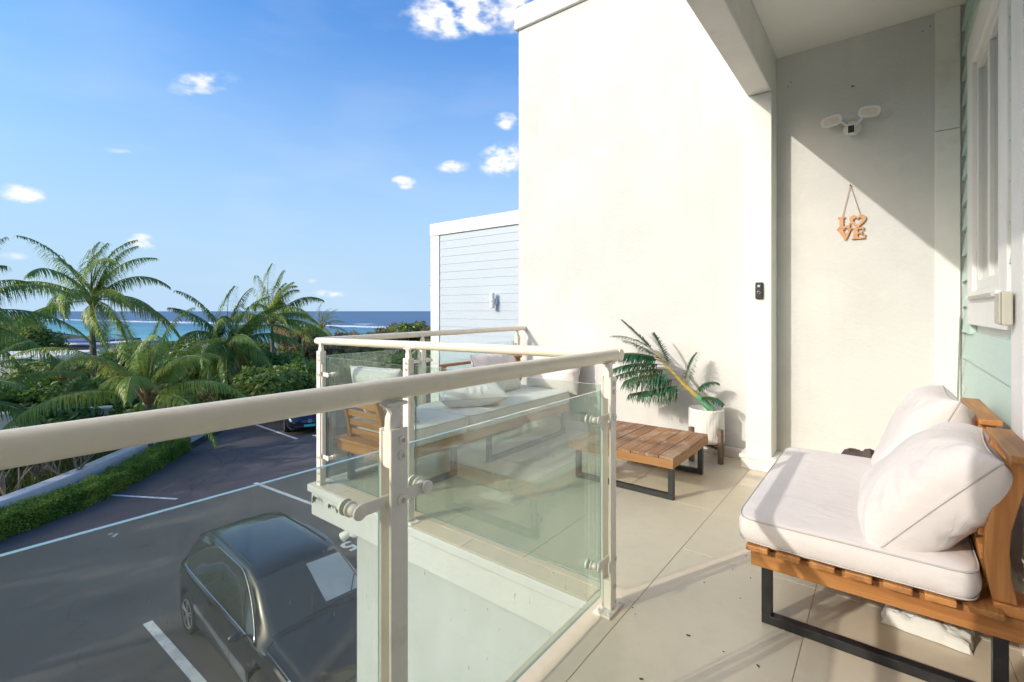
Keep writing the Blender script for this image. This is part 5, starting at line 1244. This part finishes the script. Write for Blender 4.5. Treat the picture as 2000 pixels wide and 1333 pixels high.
# ---- white villas beyond the garden
def villa(label, origin, rz, parts, name='white_villa'):
    t = thing(name, label, 'building', (0, 0, 0))
    for p in parts:
        kind = p[0]
        if kind == 'wall': box('wall', *p[1:7], VILLA, t)
        elif kind == 'cap': box('roof_edge', *p[1:7], p[7], t)
        elif kind == 'win':
            w = box('window', *p[1:7], TRIM, t); x0, x1, y0, y1, z0, z1 = p[1:7]
            box('pane', x1+.001 if False else x1, x1+.01, y0+.06, y1-.06, z0+.06, z1-.06, VGLASS, w) if p[7] == 'x' else box('pane', x0+.06, x1-.06, y0-.01, y0-.0005, z0+.06, z1-.06, VGLASS, w)
        elif kind == 'door': box('door', *p[1:7], DWOOD, t)
    t.location = origin; t.rotation_euler = (0, 0, rz); return t
o1 = at(60, 34, z=-6.35)
def wwin(x, y, z, w=.5, h=1.5): return ('win', x, x+w, y-.05, y-.001, z, z+h, 'y')
# faces -y local towards the viewer
v1 = [('wall', -9, 1.2, 0, 6, 0, 4.15), ('cap', -9.1, 1.3, -.1, 6.1, 4.151, 4.35, VILLA), ('wall', 1.201, 4.6, .8, 6, 0, 3.4), ('cap', 1.301, 4.7, .7, 6.1, 3.401, 3.55, VILLA), ('wall', -1.0, 3.4, -1.6, -.001, 0, 2.2),
      wwin(-.15, 0, 2.4, .35, 1.2), ('door', .42, .75, -.05, -.001, 2.35, 3.75), wwin(-3.4, 0, 2.3, .9, 1.3), wwin(-6.2, 0, 2.3, .9, 1.3), wwin(2.3, .8, 1.4, .8, 1.1), ('wall', 3.8, 6.0, -.3, .79, 0, 2.9)]
villa('white flat-roofed villa behind the palms at the left', o1, YAW+R(14), v1)
o2 = at(120, 47, z=-6.4)
villa('white building with a dark blue roof edge beyond the villa', o2, YAW+R(-6), [('wall', -2.5, 4.5, 0, 6, 0, 4.35), ('cap', -2.8, 4.8, -.3, 6.3, 4.351, 4.5, VILLA), ('cap', .1, 3.4, -.5, -.301, 4.20, 4.34, ROOFB), ('cap', -2.8, 2.5, .5, 6.3, 4.501, 4.70, ROOFB), wwin(.8, 0, 2.2, 1.0, 1.2), wwin(2.6, 0, 2.2, 1.0, 1.2)], 'white_building')
o3 = at(392, 33, z=-4.2)
villa('pale wall of a small house glimpsed between the two main palms', o3, YAW+R(8), [('wall', -1.2, 1.0, 0, 4, 0, 2.9), ('cap', -1.3, 1.1, -.1, 4.1, 2.901, 3.0, VILLA), wwin(-.7, 0, 1.4, .4, 1.0), wwin(.2, 0, 1.4, .4, 1.0)], 'small_house')
o4 = at(40, 20, z=-4.2)
villa('low pink-white garden wall near the left edge', at(25, 19, z=-4.2), YAW+R(20), [('wall', -3, 4.2, 0, .3, 0, 1.35), ('cap', -3.05, 4.25, -.05, .35, 1.351, 1.43, VILLA)], 'garden_wall')

for o in BASES:
    if '_base' in o: del o['_base']
